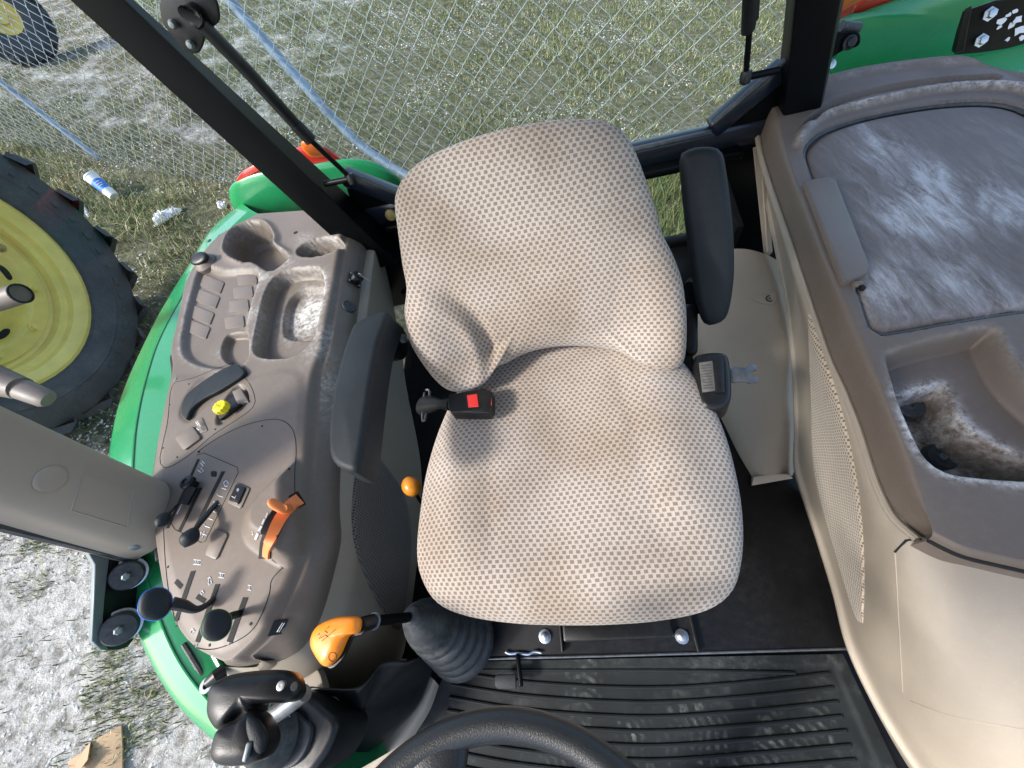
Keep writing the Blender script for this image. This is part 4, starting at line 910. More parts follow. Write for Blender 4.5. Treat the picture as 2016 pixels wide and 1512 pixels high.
def cloth_on(bv, outl, name, mat_, par, grid=(50, 50), h=.004, su=1.0, ang=0.):
    """a cloth insert that follows the surface below it"""
    L_, R_ = outl; a = crp(L_, grid[0]); b = crp(R_, grid[0]); P_ = []; uv = []
    for i in range(grid[0]):
        row = []
        for j in range(grid[1]):
            t = j / (grid[1] - 1); px, py = a[i] * (1 - t) + b[i] * t
            e = min(j, grid[1] - 1 - j, i, grid[0] - 1 - i) / 3; row.append(hit(bv, px, py, h * min(1, e) - .0015 * (1 - min(1, e)))[0])
        P_.append(row)
    P_ = A(P_); o = G().grid(P_).build(name, mat_, par, angle=180)
    mid = P_[grid[0] // 2, grid[1] // 2]; nn = nrm(np.cross(P_[-1, grid[1] // 2] - P_[0, grid[1] // 2], P_[grid[0] // 2, -1] - P_[grid[0] // 2, 0]))
    e1 = nrm(P_[-1, grid[1] // 2] - P_[0, grid[1] // 2]); e2 = np.cross(nn, e1); d = (P_ - mid).reshape(-1, 3); set_uv(o, np.c_[d @ e2, d @ e1] * su); return o
cloth_on(bs, (((702, 912), (694, 960), (690, 1020), (697, 1080), (718, 1140), (748, 1196), (776, 1240)), ((738, 890), (775, 935), (802, 985), (812, 1060), (808, 1130), (798, 1200), (786, 1244))), 'cloth_insert', 'insert_dark', con)
for a, b in (((748, 560), (742, 620)),):
    pass
# seals between console and fender, outside glass
sl = [o0[i] + outw[i] * .022 + A((0, 0, -.028)) for i in range(120, 300, 6)]
G().tube(sl, .008, 8).build('window_seal', 'rubber', con); G().tube([q + o_ * .016 for q, o_ in zip(sl, [outw[i] for i in range(120, 300, 6)])], .005, 8).build('window_seal', 'rubber', con)
sl = [U(x, y, z_) for x, y, z_ in ((362, 1268, .36), (400, 1330, .34), (440, 1400, .30), (500, 1470, .26), (560, 1530, .22))]
for k in (0, .018, .034): G().tube(cr([q + A((-k * .8, -k * .5, -.2 * k)) for q in sl], 30), .006, 8).build('window_seal', 'rubber', con)
win = thing('side_window', (-1.2, .7, .43), 'clear side window pane standing along the outer edge of the console', 'window')
eb = [o0[i] + outw[i] * .020 + A((0, 0, -.02)) for i in range(20, 262, 6)]
tp = [A((max(q[0], -1.30) * .55 - .98 * .45, q[1], 1.74)) for q in eb]
G().grid(A([eb, tp])).build('pane', 'glass_side', win)

# ================================================================== STORAGE CONSOLE (right of the seat)
sc = thing('storage_console', (.8, .6, -.01), 'brown and beige storage console with scuffed lid and deep front tray', 'console')
ZR = .50
rws = [((1524, 180), (1690, 138), (1860, 116), (2110, 175), (1497, 262)), ((1533, 225), (1710, 205), (1870, 190), (2140, 260), (1505, 305)), ((1556, 320), (1740, 300), (1890, 290), (2160, 340), (1527, 375)),
       ((1590, 410), (1760, 400), (1910, 390), (2170, 430), (1555, 455)), ((1628, 510), (1780, 500), (1920, 490), (2180, 520), (1587, 550)), ((1672, 600), (1800, 590), (1930, 585), (2190, 610), (1612, 625)),
       ((1712, 690), (1820, 680), (1940, 670), (2200, 700), (1640, 705)), ((1742, 770), (1840, 760), (1950, 760), (2200, 790), (1668, 765)), ((1772, 850), (1850, 845), (1950, 850), (2200, 870), (1698, 840)),
       ((1800, 918), (1860, 925), (1950, 935), (2200, 950), (1722, 915)), ((1812, 962), (1870, 985), (1960, 1000), (2200, 1030), (1742, 968)), ((1824, 1008), (1880, 1035), (1970, 1055), (2200, 1090), (1770, 1018)), ((1836, 1045), (1900, 1075), (1990, 1097), (2200, 1142), (1816, 1058))]
NR2 = 400; NC2 = 190
C4 = [crp([U(*r_[k], ZR) for r_ in rws], NR2) for k in range(4)]; S4 = crp([U(*r_[4], .425) for r_ in rws], NR2)
T2 = A([crp([C4[k][i] for k in range(4)], NC2) for i in range(NR2)])
x = T2[..., 0]; y = T2[..., 1]; z = T2[..., 2].copy(); dust = np.zeros_like(z)
def polyR(pts, n=70): return cr([U(px, py, ZR) for px, py in pts], n, True)
def rec(pts, depth, w):
    global z
    d = sdf(polyR(pts), x, y); z = z - depth * sstep(0, w, -d); return d
def pdist(pts, n=40):
    P_ = cr([U(px, py, ZR) for px, py in pts], n); d2 = np.full(x.shape, 1e9)
    for i in range(len(P_) - 1):
        a = P_[i]; e = P_[i + 1] - a; t = np.clip(((x - a[0]) * e[0] + (y - a[1]) * e[1]) / (e[0] ** 2 + e[1] ** 2), 0, 1)
        d2 = np.minimum(d2, (x - a[0] - e[0] * t) ** 2 + (y - a[1] - e[1] * t) ** 2)
    return np.sqrt(d2)
lid = ((1581, 298), (1600, 268), (1640, 246), (1720, 222), (1850, 200), (1960, 196), (2030, 215), (2075, 262), (2120, 420), (2130, 600), (2016, 616), (1900, 634), (1740, 661), (1712, 650), (1700, 622), (1670, 530), (1630, 440), (1596, 350))
dl = rec(lid, .022, .006)
dr = pdist(((1572, 286), (1586, 256), (1626, 228), (1736, 199), (1848, 178), (1960, 172), (2034, 187), (2096, 244))); z += .016 * sstep(.018, .003, dr) * (dl > -.004)
dg = pdist(((1592, 242), (1650, 200), (1750, 173), (1850, 158), (1958, 151))); z -= .034 * sstep(.015, .006, dg)
do_ = pdist(((1528, 195), (1600, 168), (1700, 142), (1860, 122), (1960, 124), (2040, 150), (2110, 200))); z += .012 * sstep(.035, .005, do_)
dt = rec(((1740, 702), (1752, 690), (1800, 672), (1880, 652), (1948, 640), (1972, 650), (1992, 692), (2040, 760), (2200, 900), (2200, 960), (2016, 951), (1930, 945), (1862, 933), (1818, 902), (1788, 846), (1760, 775)), .045, .022)
d2_ = rec(((1759, 764), (1800, 752), (1880, 730), (1908, 742), (1930, 790), (1980, 836), (2200, 950), (2016, 948), (1930, 942), (1864, 930), (1820, 898), (1792, 846)), .075, .028)
rec(((1655, 350), (1640, 352), (1600, 352), (1640, 470), (1680, 570), (1712, 530)), -.006, .01)
dust += 1.0 * np.exp(-(d2_ / .010) ** 2) + 1.1 * np.exp(-((d2_ + .04) / .03) ** 2) + .45 * sstep(-.04, -.09, d2_) + 1.0 * np.exp(-(dr / .010) ** 2) + .25 * np.exp(-((do_ - .012) / .012) ** 2) + .22 * np.exp(-(dt / .006) ** 2)
wl_ = np.linspace(0, 1, 19)[1:]; e0 = T2[:, 0].copy(); e0[:, 2] = z[:, 0]; 
outr = (T2[:, -1] - T2[:, 0]); outr[:, 2] = 0; outr /= np.linalg.norm(outr, axis=1)[:, None]
bl = wl_[None, :, None]; wal = e0[:, None] * (1 - bl) + S4[:, None] * bl + A((0, 0, 1.)) * (.022 * np.sin(bl * math.pi)) - outr[:, None] * .004 * np.sin(bl * math.pi)
ALL2 = np.concatenate([wal[:, ::-1], np.dstack([x, y, z])], 1); dd2 = np.concatenate([np.zeros(wal.shape[:2]), dust], 1)
# rounded drop along the front edge and the rear edge
fr = [ALL2[-1] + A((0, -.006, -.006)), ALL2[-1] + A((0, -.010, -.02)), ALL2[-1] + A((0, -.010, -.06))]
bk = [ALL2[0] + A((0, .012, -.10)), ALL2[0] + A((0, .010, -.01))]
ALL2 = np.concatenate([A(bk), ALL2, A(fr)], 0); dd2 = np.concatenate([dd2[:1] * 0, dd2[:1], dd2, dd2[-1:], dd2[-1:] * 0, dd2[-1:] * 0], 0)
tp2 = G().grid(ALL2).build('tray_shell', 'brown', sc, angle=180); attr(tp2, 'dust', dd2.ravel()); br_ = bvh_of(tp2)
# lid: its own dense sheet so that the scuffs can sit on it
lo_ = polyR(lid, 90); c = lo_.mean(0); rings = []; nz = []
for k in range(46):
    s_ = 1 - k / 46; ins = 1 - .010 / .3; q = c + (lo_ - c) * s_ * ins; e = (1 - s_ * 1.0) * .3
    h = .003 * float(sstep(0, .03, e)) - (.012 if k == 0 else (.003 if k == 1 else 0)); rings.append(np.c_[q[:, 0], q[:, 1], np.full(len(q), ZR - .006 + h)])
RG = A(rings); g = G().grid(RG, closev=True); o = len(g.v) - 90; g.f.append(tuple(range(o, o + 90))); lidp = g.build('lid', 'brown_lid', sc, angle=60)
V = A(g.v); dv = np.zeros(len(V))
for px, py, r_, a in ((1725, 285, .07, .9), (1735, 320, .07, .8), (1790, 400, .07, 1.0), (1815, 340, .05, .9), (1830, 430, .07, .9), (1800, 440, .05, .8), (1950, 380, .10, .7), (1990, 420, .08, .6), (1700, 250, .05, .6), (1880, 350, .07, .5), (1740, 560, .08, .5), (1850, 580, .09, .5), (1980, 560, .10, .4), (1715, 600, .05, .6), (1900, 250, .05, .4), (2000, 300, .08, .5), (1665, 430, .03, .3)):
    q = U(px, py, ZR); dv += a * np.exp(-((V[:, 0] - q[0]) ** 2 + (V[:, 1] - q[1]) ** 2) / r_ ** 2)
attr(lidp, 'dust', dv * 1.25)
lg = c + (lo_ - c) * .988; G().tube(np.vstack([lg, lg[:1]]) - A((0, 0, .010)), .0055, 8, False).build('lid_gasket', 'rubber', sc)
# latch cover, bracket at its end
lt = [U(px, py, ZR + .012) for px, py in ((1584, 356), (1630, 347), (1646, 352), (1712, 520), (1708, 536), (1672, 552), (1660, 556))]
G().slab(lt, (0, 0, 1), .03, .004).build('latch_cover', 'brown_panel', sc)
sd1 = [U(1584, 357, ZR + .010), U(1661, 556, ZR + .010), U(1647, 592, ZR - .045), U(1632, 590, ZR - .045), U(1612, 540, ZR - .045), U(1588, 440, ZR - .02)]
G().slab(sd1, nrm((-1, -.3, .5)), .006, .001).build('latch_side', 'brown_panel', sc)
G().box(U(1688, 560, ZR + .002), (.018, .010, .012), None, .002).build('latch_clip', 'brown_panel', sc); G().box(U(1697, 567, ZR + .000), (.008, .010, .010), None, .001).build('latch_gap', 'dark', sc)
# screw plugs in the deep tray
for px, py, r_ in ((1786, 796, .026), (1853, 899, .022)):
    q = U(px, py, ZR - (.112 if px > 1800 else .085)); n_ = nrm((.15, -.1, 1)); G().lathe([(r_ * 1.1, -.02), (r_ * 1.1, .003), (r_, .006), (r_ * .8, .004), (r_ * .6, .004), (r_ * .55, .006), (r_ * .3, .006), (r_ * .25, .004), (.001, .004)], q, n_, 28).build('plug', 'rubber', sc)
q = U(1855, 899, ZR - .107); G().lathe([(.006, 0), (.006, .003), (.003, .003), (.003, .001), (.0005, .001)], q, n_, 14).build('plug_screw', 'grey_metal', sc)

# ------------------------------------------------------------------ beige body under it
bd = [((1497, 262, .425), (1488, 285, .36)), ((1505, 305, .425), (1500, 340, .33)), ((1527, 375, .425), (1515, 420, .30)), ((1555, 455, .425), (1532, 510, .26)), ((1587, 550, .425), (1548, 600, .22)),
      ((1612, 625, .425), (1558, 690, .18)), ((1640, 705, .425), (1562, 770, .15)), ((1668, 765, .425), (1563, 850, .10)), ((1698, 840, .425), (1562, 920, .06)), ((1722, 915, .425), (1580, 985, .03)),
      ((1742, 968, .425), (1608, 1070, .02)), ((1770, 1018, .43), (1640, 1170, .02)), ((1818, 1061, .445), (1668, 1275, .01)), ((1904, 1085, .46), (1720, 1390, .0)), ((2016, 1109, .46), (1785, 1505, .0)), ((2150, 1142, .46), (1880, 1640, .0))]
a = A([U(*p_[0]) for p_ in bd]); b = A([U(*p_[1]) for p_ in bd]); n_ = len(bd)
fw = sstep(9, 14, np.arange(n_))[:, None]                       # the front swells out as a rounded body
rr = [a + A((.004, .0, -.002)), a * .97 + b * .03 + A((-.012, 0, .0)), a * .88 + b * .12 + A((-.016, 0, -.002)) + fw * A((-.020, -.055, .0)), a * .62 + b * .38 + A((-.006, 0, 0)) + fw * A((-.045, -.095, .01)), a * .34 + b * .66 + fw * A((-.035, -.075, -.005)), a * .14 + b * .86 + fw * A((-.012, -.035, .0)), a * .10 + b * .90 + A((-.010, -.004, .0)) + fw * A((-.012, -.01, 0)), b]
body = G().grid(patch(rr, 70, 140)).build('body_panel', 'beige', sc, angle=180); bb = bvh_of(body)
cloth_on(bb, (((1592, 600), (1594, 700), (1596, 800), (1598, 900), (1612, 980), (1640, 1080), (1668, 1170), (1692, 1228)), ((1597, 602), (1622, 690), (1648, 770), (1671, 850), (1689, 940), (1700, 1040), (1703, 1140), (1699, 1234))), 'cloth_insert', 'insert_light', sc, (60, 40), .003)
line_on(bb, ((1762, 1088), (1766, 1150), (1770, 1230), (1774, 1300), (1777, 1362)), .0012, 'panel_gap', 'taupe', sc, 24)
line_on(bb, ((1793, 1380), (1850, 1402), (1920, 1420), (2016, 1436), (2060, 1442)), .0011, 'panel_gap', 'taupe', sc, 24)
line_on(bb, ((1762, 1087), (1784, 1064), (1806, 1060), (1816, 1057)), .0022, 'panel_gap', 'dark', sc, 12, smooth=False)
edge_pts = [ALL2[-3][j] + A((0, -.004, -.012)) for j in range(18, 209, 6)]; G().tube(edge_pts, .0035, 6).build('panel_gap', 'dark', sc)
# seam cord along the top of the beige side
G().tube([p_ + A((-.006, 0, -.004)) for p_ in crp(a[:13], 80)], .006, 8).build('piping', 'beige', sc)
# small cover with its screw, behind and beside the seat
cvR = [(1506, 500, .26), (1530, 560, .235), (1548, 640, .20), (1556, 720, .165), (1556, 800, .125), (1555, 870, .085), (1551, 936, .05)]
cvL = [(1380, 512, .22), (1356, 600, .16), (1372, 680, .10), (1398, 760, .06), (1425, 830, .04), (1452, 890, .035), (1482, 944, .032)]
R_ = [U(*p_) for p_ in cvR]; L_ = [U(*p_) for p_ in cvL]
cov = thing('fender_cover', (.45, .6, .03), 'beige plastic cover with one screw between seat and storage console', 'cover')
rr = [[p_ + A((.07, .01, -.06)) for p_ in R_], R_, [p_ * .62 + q_ * .38 + A((-.0, 0, .03)) for p_, q_ in zip(R_, L_)], [p_ * .25 + q_ * .75 + A((.0, 0, .03)) for p_, q_ in zip(R_, L_)], L_, [p_ + A((.0, 0, -.08)) for p_ in L_]]
cp = G().grid(patch(rr, 30, 50)).build('panel', 'beige', cov, angle=180); bcv = bvh_of(cp)
q, n_ = hit(bcv, 1515, 588); G().lathe([(.012, -.002), (.011, .002), (.007, .002), (.006, .0005), (.003, .0005), (.003, .002), (.0005, .002)], q, n_, 18).build('screw', 'rubber', cov)
pad_on(bcv, ((1478, 588), (1500, 578), (1524, 576), (1530, 588), (1520, 600), (1500, 598)), .002, 'screw_boss', 'beige', cov, .0018)
q = U(1515, 938, .045); pad_on(bcv, ((1480, 936), (1522, 932), (1550, 930), (1552, 940), (1484, 948)), .006, 'foot_clip', 'beige', cov, .002, smooth=False)
# upright strip at the rear end of the beige side
G().slab([U(1481, 292, .40), U(1497, 285, .40), U(1512, 495, .26), U(1503, 505, .24)], nrm((-1, -.2, .5)), .02, .004).build('end_strip', 'beige', cov)

# ================================================================== SEAT
seat = thing('operator_seat', (-.04, .35, .03), 'tractor seat in beige and brown checked cloth with black armrests', 'seat')
# cushion ------------------------------------------------------------
co_px = ((905, 770, .47), (868, 845, .465), (842, 930, .46), (828, 1020, .455), (823, 1090, .45), (832, 1140, .44), (862, 1187, .43), (920, 1213, .425), (1010, 1227, .42), (1100, 1231, .42), (1200, 1230, .42), (1300, 1222, .42), (1390, 1202, .43), (1440, 1165, .435), (1458, 1110, .445), (1462, 1040, .455), (1453, 960, .46), (1431, 870, .465), (1402, 800, .47), (1368, 745, .475), (1300, 690, .48), (1110, 640, .48), (960, 700, .48))
O = cr([U(*p_) for p_ in co_px], 150, True); cc = A((-.035, .25, .455)); rings = []; NRG = 46
ph = np.arctan2(O[:, 1] - cc[1], O[:, 0] - cc[0])
for k in range(NRG + 1):
    s_ = math.sin(k / NRG * math.pi / 2); Q = cc + (O - cc) * s_; zc_ = O[:, 2].mean(); Q[:, 2] = zc_ + (O[:, 2] - zc_) * s_ ** 2
    h = .050 * (1 - s_ ** 5) ** .5
    u = (Q[:, 0] - cc[0]) / .26; v = (Q[:, 1] - .02) / .45                    # v: 0 front, 1 back
    bol = .011 * np.exp(-((np.abs(u) - .80) / .20) ** 2) * sstep(.05, .35, v) - .006 * np.exp(-(u / .42) ** 2) * sstep(.15, .5, v)
    gr = -.0018 * np.exp(-((np.abs(u) - .56 + .10 * np.abs(v - .4)) / .05) ** 2) * sstep(.1, .3, v)
    dim = .0025 * np.sin(7 * u + 2 * v) * np.sin(6 * v + 1) - .006 * np.exp(-((u + .12) ** 2 + (v - .33) ** 2) / .05)
    lip = .012 * np.exp(-((v - .10) / .10) ** 2) * (1 - .3 * u * u)
    Q[:, 2] += h + (bol + gr + dim + lip) * (1 - s_ ** 8); rings.append(Q)
nb = 7
for k in range(1, nb + 1):
    s_ = math.cos(k / nb * math.pi / 2); Q = cc + (O - cc) * (.90 + .10 * s_); Q[:, 2] = O[:, 2] - .055 * math.sin(k / nb * math.pi / 2); rings.append(Q)
g = G(); g.grid(A(rings[1:]), closev=True); m_ = len(O); k = len(g.v); g.v.append(tuple(rings[0].mean(0))); g.f += [(k, (j + 1) % m_, j) for j in range(m_)]
cush = g.build('cushion', 'seat_cloth', seat, angle=180); V = A(g.v)
def polar_uv(rings, c, ax1, ax2):
    R3 = A(rings); d = R3[1:] - R3[:-1]; L = np.cumsum(np.linalg.norm(d, axis=2), 0); base_ = R3[len(R3) // 2] - c
    q = np.stack([base_ @ ax1, base_ @ ax2], 1); q /= np.linalg.norm(q, axis=1)[:, None] + 1e-9
    return np.vstack([(L[:, :, None] * q[None]).reshape(-1, 2), [[0, 0]]])
set_uv(cush, polar_uv(rings, cc, A((1., 0, 0)), A((0, 1., 0))))
bq = bvh_of(cush)
# pan and suspension below
G().slab([cc + (p_ - cc) * .93 + A((0, 0, -.05)) for p_ in O], (0, 0, 1), .035, .01).build('seat_pan', 'black_plastic', seat)
sb = G(); sb.box((-.03, .28, .20), (.36, .40, .34), None, .03); sb.build('suspension_box', 'rubber', seat)
for i in range(5): G().box((-.03, .27, .10 + i * .055), (.40 - .01 * (i % 2), .44, .03), None, .012).build('bellows_fold', 'rubber', seat)
# backrest -----------------------------------------------------------
nB = nrm((0, -1, .55)); KB = -.225 / math.hypot(1, .55)           # plane y - .55 z = .225
def UB(px, py, d): return UPL(px, py, nB, KB + d)
bo = ((778, 400, .0), (785, 460, .0), (793, 520, .005), (801, 566, .015), (797, 615, .035), (804, 662, .055), (830, 710, .070), (864, 752, .075), (893, 768, .078), (928, 764, .075), (958, 748, .068), (976, 722, .055), (998, 712, .03), (1040, 692, .012), (1100, 680, .005), (1170, 681, .006), (1225, 692, .02), (1252, 708, .045), (1290, 722, .06), (1325, 725, .065), (1346, 706, .062), (1351, 640, .055), (1344, 562, .04), (1326, 506, .025), (1304, 460, .012), (1286, 400, .004), (1266, 340, 0), (1246, 290, 0), (1222, 256, 0), (1190, 239, 0), (1140, 234, 0), (1080, 238, 0), (1000, 252, 0), (920, 275, 0), (850, 305, 0), (810, 333, 0), (787, 364, 0))
P3 = A([UB(*b) for b in bo]); dof = A([b[2] for b in bo]); base = P3 - nB * dof[:, None]
OB = cr(np.c_[base, dof], 190, True); B0 = OB[:, :3]; DO = OB[:, 3]
e1 = A((1., 0, 0)); e2 = nrm(np.cross(nB, e1)); e2 = e2 if e2[2] > 0 else -e2
cb_ = A((-.02, .60, .684)); cb_ = cb_ - nB * (nB @ cb_ - KB); rings = []; NRG = 52
fL = [(UB(866, 715, .05) - cb_) @ e for e in (e1, e2)]; fR = [(UB(1318, 640, .04) - cb_) @ e for e in (e1, e2)]
for k in range(NRG + 1):
    s_ = math.sin(k / NRG * math.pi / 2); Q = cb_ + (B0 - cb_) * s_; u = (Q - cb_) @ e1; v = (Q - cb_) @ e2
    h = .040 * (1 - s_ ** 5) ** .5
    rl = np.hypot((u - fL[0]) / .112, (v - fL[1]) / .150); rr_ = np.hypot((u - fR[0]) / .105, (v - fR[1]) / .200)       # lower left flap, softer right wing
    bol = .040 * sstep(1.02, .78, rl) - .007 * np.exp(-((rl - 1.05) / .06) ** 2) + .026 * sstep(1.1, .35, rr_)
    lumb = .010 * np.exp(-((v + .10) / .09) ** 2) * np.exp(-(u / .14) ** 2)
    dish = -.010 * np.exp(-(u / .17) ** 2) * sstep(-.16, .12, v)
    d = DO * sstep(.55, 1., s_) if np.isscalar(s_) else 0
    d = DO * float(sstep(.62, 1., A(s_)))
    rings.append(Q + nB * (h + (bol + lumb + dish) * (1 - s_ ** 3) + d)[:, None])
for k in range(1, 9):
    s_ = math.cos(k / 8 * math.pi / 2); Q = cb_ + (B0 - cb_) * max(s_, .05) ** .6; rings.append(Q + nB * (DO * max(s_, 0) - .085 * (1 - max(s_, 0) ** 2.5) ** .4)[:, None])
g = G(); g.grid(A(rings[1:]), closev=True); m_ = len(B0); k = len(g.v); g.v.append(tuple(rings[0].mean(0))); g.f += [(k, (j + 1) % m_, j) for j in range(m_)]
o = len(g.v) - 1 - m_; g.f.append(tuple(o + j for j in range(m_)[::-1]))
back = g.build('backrest', 'seat_cloth', seat, angle=180); V = A(g.v); set_uv(back, polar_uv(rings, cb_, e1, e2) + A((0, 3.0)))
bk_ = bvh_of(back)
rb = [c_ - nB * .085 for c_ in cb_ + (B0 - cb_) * .9]
G().slab(rb, -nB, .01, .02).build('back_shell', 'black_plastic', seat)
# armrests -----------------------------------------------------------
ao = [U(*p_, .70) for p_ in ((760, 608), (728, 618), (697, 634), (684, 660), (672, 694), (660, 740), (652, 780), (645, 837), (645, 885), (653, 908), (668, 920), (690, 927), (704, 920), (712, 872), (722, 800), (734, 722), (746, 665), (762, 622))]
G().slab(cr(ao, 60, True), (0, 0, 1), .062, .010, 4).build('armrest', 'black_vinyl', seat, angle=60)
pv = U(788, 668, .60); pa_ = nrm((1, 0, .1)); ap = G().lathe([(.040, -.030), (.044, -.024), (.044, -.008), (.038, -.002), (.030, .002), (.014, .003), (.001, .004)], pv, pa_, 30).build('armrest_pivot', 'black_paint', seat)
G().lathe([(.010, 0), (.010, .012), (.001, .013)], pv, pa_, 12).build('pivot_bolt', 'grey_metal', ap)
nA = nrm((-.35, -1, .62)); kA = nA @ UPL(1365, 560, (0, 1, -.6), .30)
ro = [UPL(*p_, nA, kA) for p_ in ((1338, 316), (1350, 297), (1378, 289), (1408, 290), (1424, 302), (1432, 340), (1440, 400), (1446, 470), (1447, 540), (1440, 600), (1430, 630), (1410, 642), (1388, 642), (1374, 612), (1364, 560), (1352, 470), (1343, 390))]
arm_r = G().slab(cr(ro, 64, True), nA, .060, .016, 4).build('armrest', 'black_vinyl', seat, angle=60)
pv = UPL(1358, 585, (0, 1, -.6), .36); ap = G().lathe([(.042, -.035), (.044, -.028), (.044, -.01), (.036, -.002), (.016, 0), (.001, .001)], pv, (-1, -.2, .1), 30).build('armrest_pivot', 'black_paint', seat)
bar('pivot_arm', pv + A((.0, -.01, -.02)), U(1357, 700, .40), .03, .05, .008, 'black_plastic', par=seat)
# belt buckle and retractor -------------------------------------------
bu = thing('seat_belt_buckle', U(900, 800, .50), 'black seat belt buckle with square red release button beside the backrest', 'buckle')
zb = .555; tp_ = [U(*p_, zb) for p_ in ((884, 776), (955, 763), (968, 770), (968, 800), (962, 812), (888, 812), (880, 800))]
body = G().slab(tp_, (0, 0, 1), .030, .004, 3).build('housing', 'black_plastic', bu)
G().slab([U(*p_, zb + .0015) for p_ in ((919, 778), (939, 775), (942, 800), (922, 802))], (0, 0, 1), .004, .001).build('release_button', 'red_button', bu)
G().slab([U(*p_, zb - .001) for p_ in ((957, 765), (967, 772), (968, 798), (962, 798))], (0, 0, 1), .012, .001).build('slot_edge', 'red_button', bu)
G().tube([U(890, 795, .535), U(868, 795, .51), U(846, 797, .48), U(836, 798, .46)], [.016, .012, .022, .026], 16, flat=.75).build('boot', 'black_plastic', bu)
G().tube(cr([U(*p_, .475) for p_ in ((838, 768), (846, 772), (842, 800), (836, 828), (832, 826), (833, 795))], 24, True), .003, 6).build('boot_rim', 'rubber', bu)
rt = thing('seat_belt_retractor', U(1405, 750, .42), 'grey black seat belt retractor with metal tongue on the right of the cushion', 'belt retractor')
zr = .50
G().slab(cr([U(*p_, zr) for p_ in ((1366, 705), (1378, 694), (1410, 690), (1430, 694), (1438, 712), (1442, 770), (1434, 794), (1410, 804), (1388, 802), (1376, 788), (1368, 750))], 44, True), (-.1, 0, 1), .055, .012, 4).build('housing', 'black_plastic', rt)
G().slab([U(*p_, zr + .003) for p_ in ((1376, 714), (1404, 710), (1409, 768), (1383, 772))], (-.1, 0, 1), .006, .001).build('webbing_window', 'webbing', rt)
G().slab([U(*p_, zr + .006) for p_ in ((1402, 706), (1426, 704), (1428, 772), (1409, 772))], (-.1, 0, 1), .01, .004).build('flap', 'black_plastic', rt)
for j in range(9): 
    a = U(1379 + j * .6, 720 + j * 5.6, zr + .0036); b = U(1400 + j * .5, 718 + j * 5.6, zr + .0036); G().tube([a, b], .0009, 5).build('webbing_rib', 'rubber', rt)
G().slab([U(*p_, zr - .012) for p_ in ((1430, 730), (1445, 722), (1468, 724), (1476, 717), (1488, 718), (1490, 728), (1478, 730), (1474, 738), (1480, 742), (1492, 742), (1492, 752), (1478, 754), (1468, 750), (1445, 752), (1430, 748))], (0, 0, 1), .005, .001).build('tongue', 'dark_steel', rt)
# small amber knob on its stalk, seat adjuster
ak = thing('adjuster_knob', U(812, 985, .2), 'small amber ball knob beside the left edge of the cushion', 'knob')
q = U(809, 957, .36); puff(cr([q + .0225 * (math.cos(u) * A((1, 0, 0)) + 1.08 * math.sin(u) * nrm((-.15, 1, 0))) for u in th], 36, True), (0, 0, 1), .020, .020, 8, 2.).build('ball', 'amber_knob', ak, angle=180)
G().tube([q - A((0, 0, .012)), U(826, 985, .2), U(838, 1000, .1)], .005, 10).build('stalk', 'black_paint', ak)

# ================================================================== FLOOR, MAT, CONTROLS
pf = thing('seat_platform', (0, .5, -.01), 'black painted plate under the seat with its front metal lip', 'platform')
G().slab([(-.60, -.055, .035), (.60, -.063, .035), (.62, 1.31, .035), (-.62, 1.31, .035)], (0, 0, 1), .045, .003).build('plate', 'plate_black', pf)
G().box((.78, 1.0, .02), (.36, .62, .03)).build('side_plate', 'plate_black', pf)
G().tube([(-.50, -.060, .034), (.0, -.064, .034), (.545, -.066, .034)], .003, 8).build('lip', 'dark_steel', pf)
for px, py in ((955, 1251), (1073, 1253), (1342, 1253)):
    q = U(px, py, .037); G().lathe([(.016, 0), (.016, .002), (.010, .003), (.010, .010), (.007, .012), (.001, .0125)], q, (0, 0, 1), 12).build('bolt', 'zinc', pf)
for a, b in (((1060, 1234), (1100, 1266)), ((1318, 1232), (1360, 1264))):
    G().box(U((a[0] + b[0]) / 2 + 24, (a[1] + b[1]) / 2 - 10, .045), (.005, .09, .02), None, .001).build('seat_rail', 'black_plastic', pf)
G().box(U(1212, 1236, .05), (.26, .05, .02), None, .004).build('cross_member', 'black_plastic', pf)

fm_ = thing('floor_mat', (.05, -.3, -.01), 'ribbed black rubber floor mat with dusty boot prints', 'floor mat')
mo = [(888, 1303), (1656, 1287), (1690, 1370), (1735, 1470), (1800, 1600), (1850, 1700), (640, 1700), (700, 1580), (780, 1480), (850, 1390)]
P_ = A([U(a, b, 0.) for a, b in mo]); xs = np.arange(-.62, .70, .0028); ys = np.arange(-.36, -.04, .0028)
Lp = A([U(888, 1303, 0), U(700, 1700, 0)]); Rp = A([U(1656, 1287, 0), U(1850, 1700, 0)])
NYm, NXm = 120, 330; ty_ = np.linspace(0, 1, NYm)[:, None]; tx_ = np.linspace(0, 1, NXm)[None, :]
Lc = Lp[0] * (1 - ty_) + Lp[1] * ty_; Rc = Rp[0] * (1 - ty_) + Rp[1] * ty_
MX = Lc[:, :1] * (1 - tx_) + Rc[:, :1] * tx_; MY = Lc[:, 1:2] * (1 - tx_) + Rc[:, 1:2] * tx_
ed = np.minimum(np.minimum(tx_, 1 - tx_) * .95, ty_ * .42); MZ = .004 + .004 * sstep(.035, .020, ed) * np.ones_like(MX)
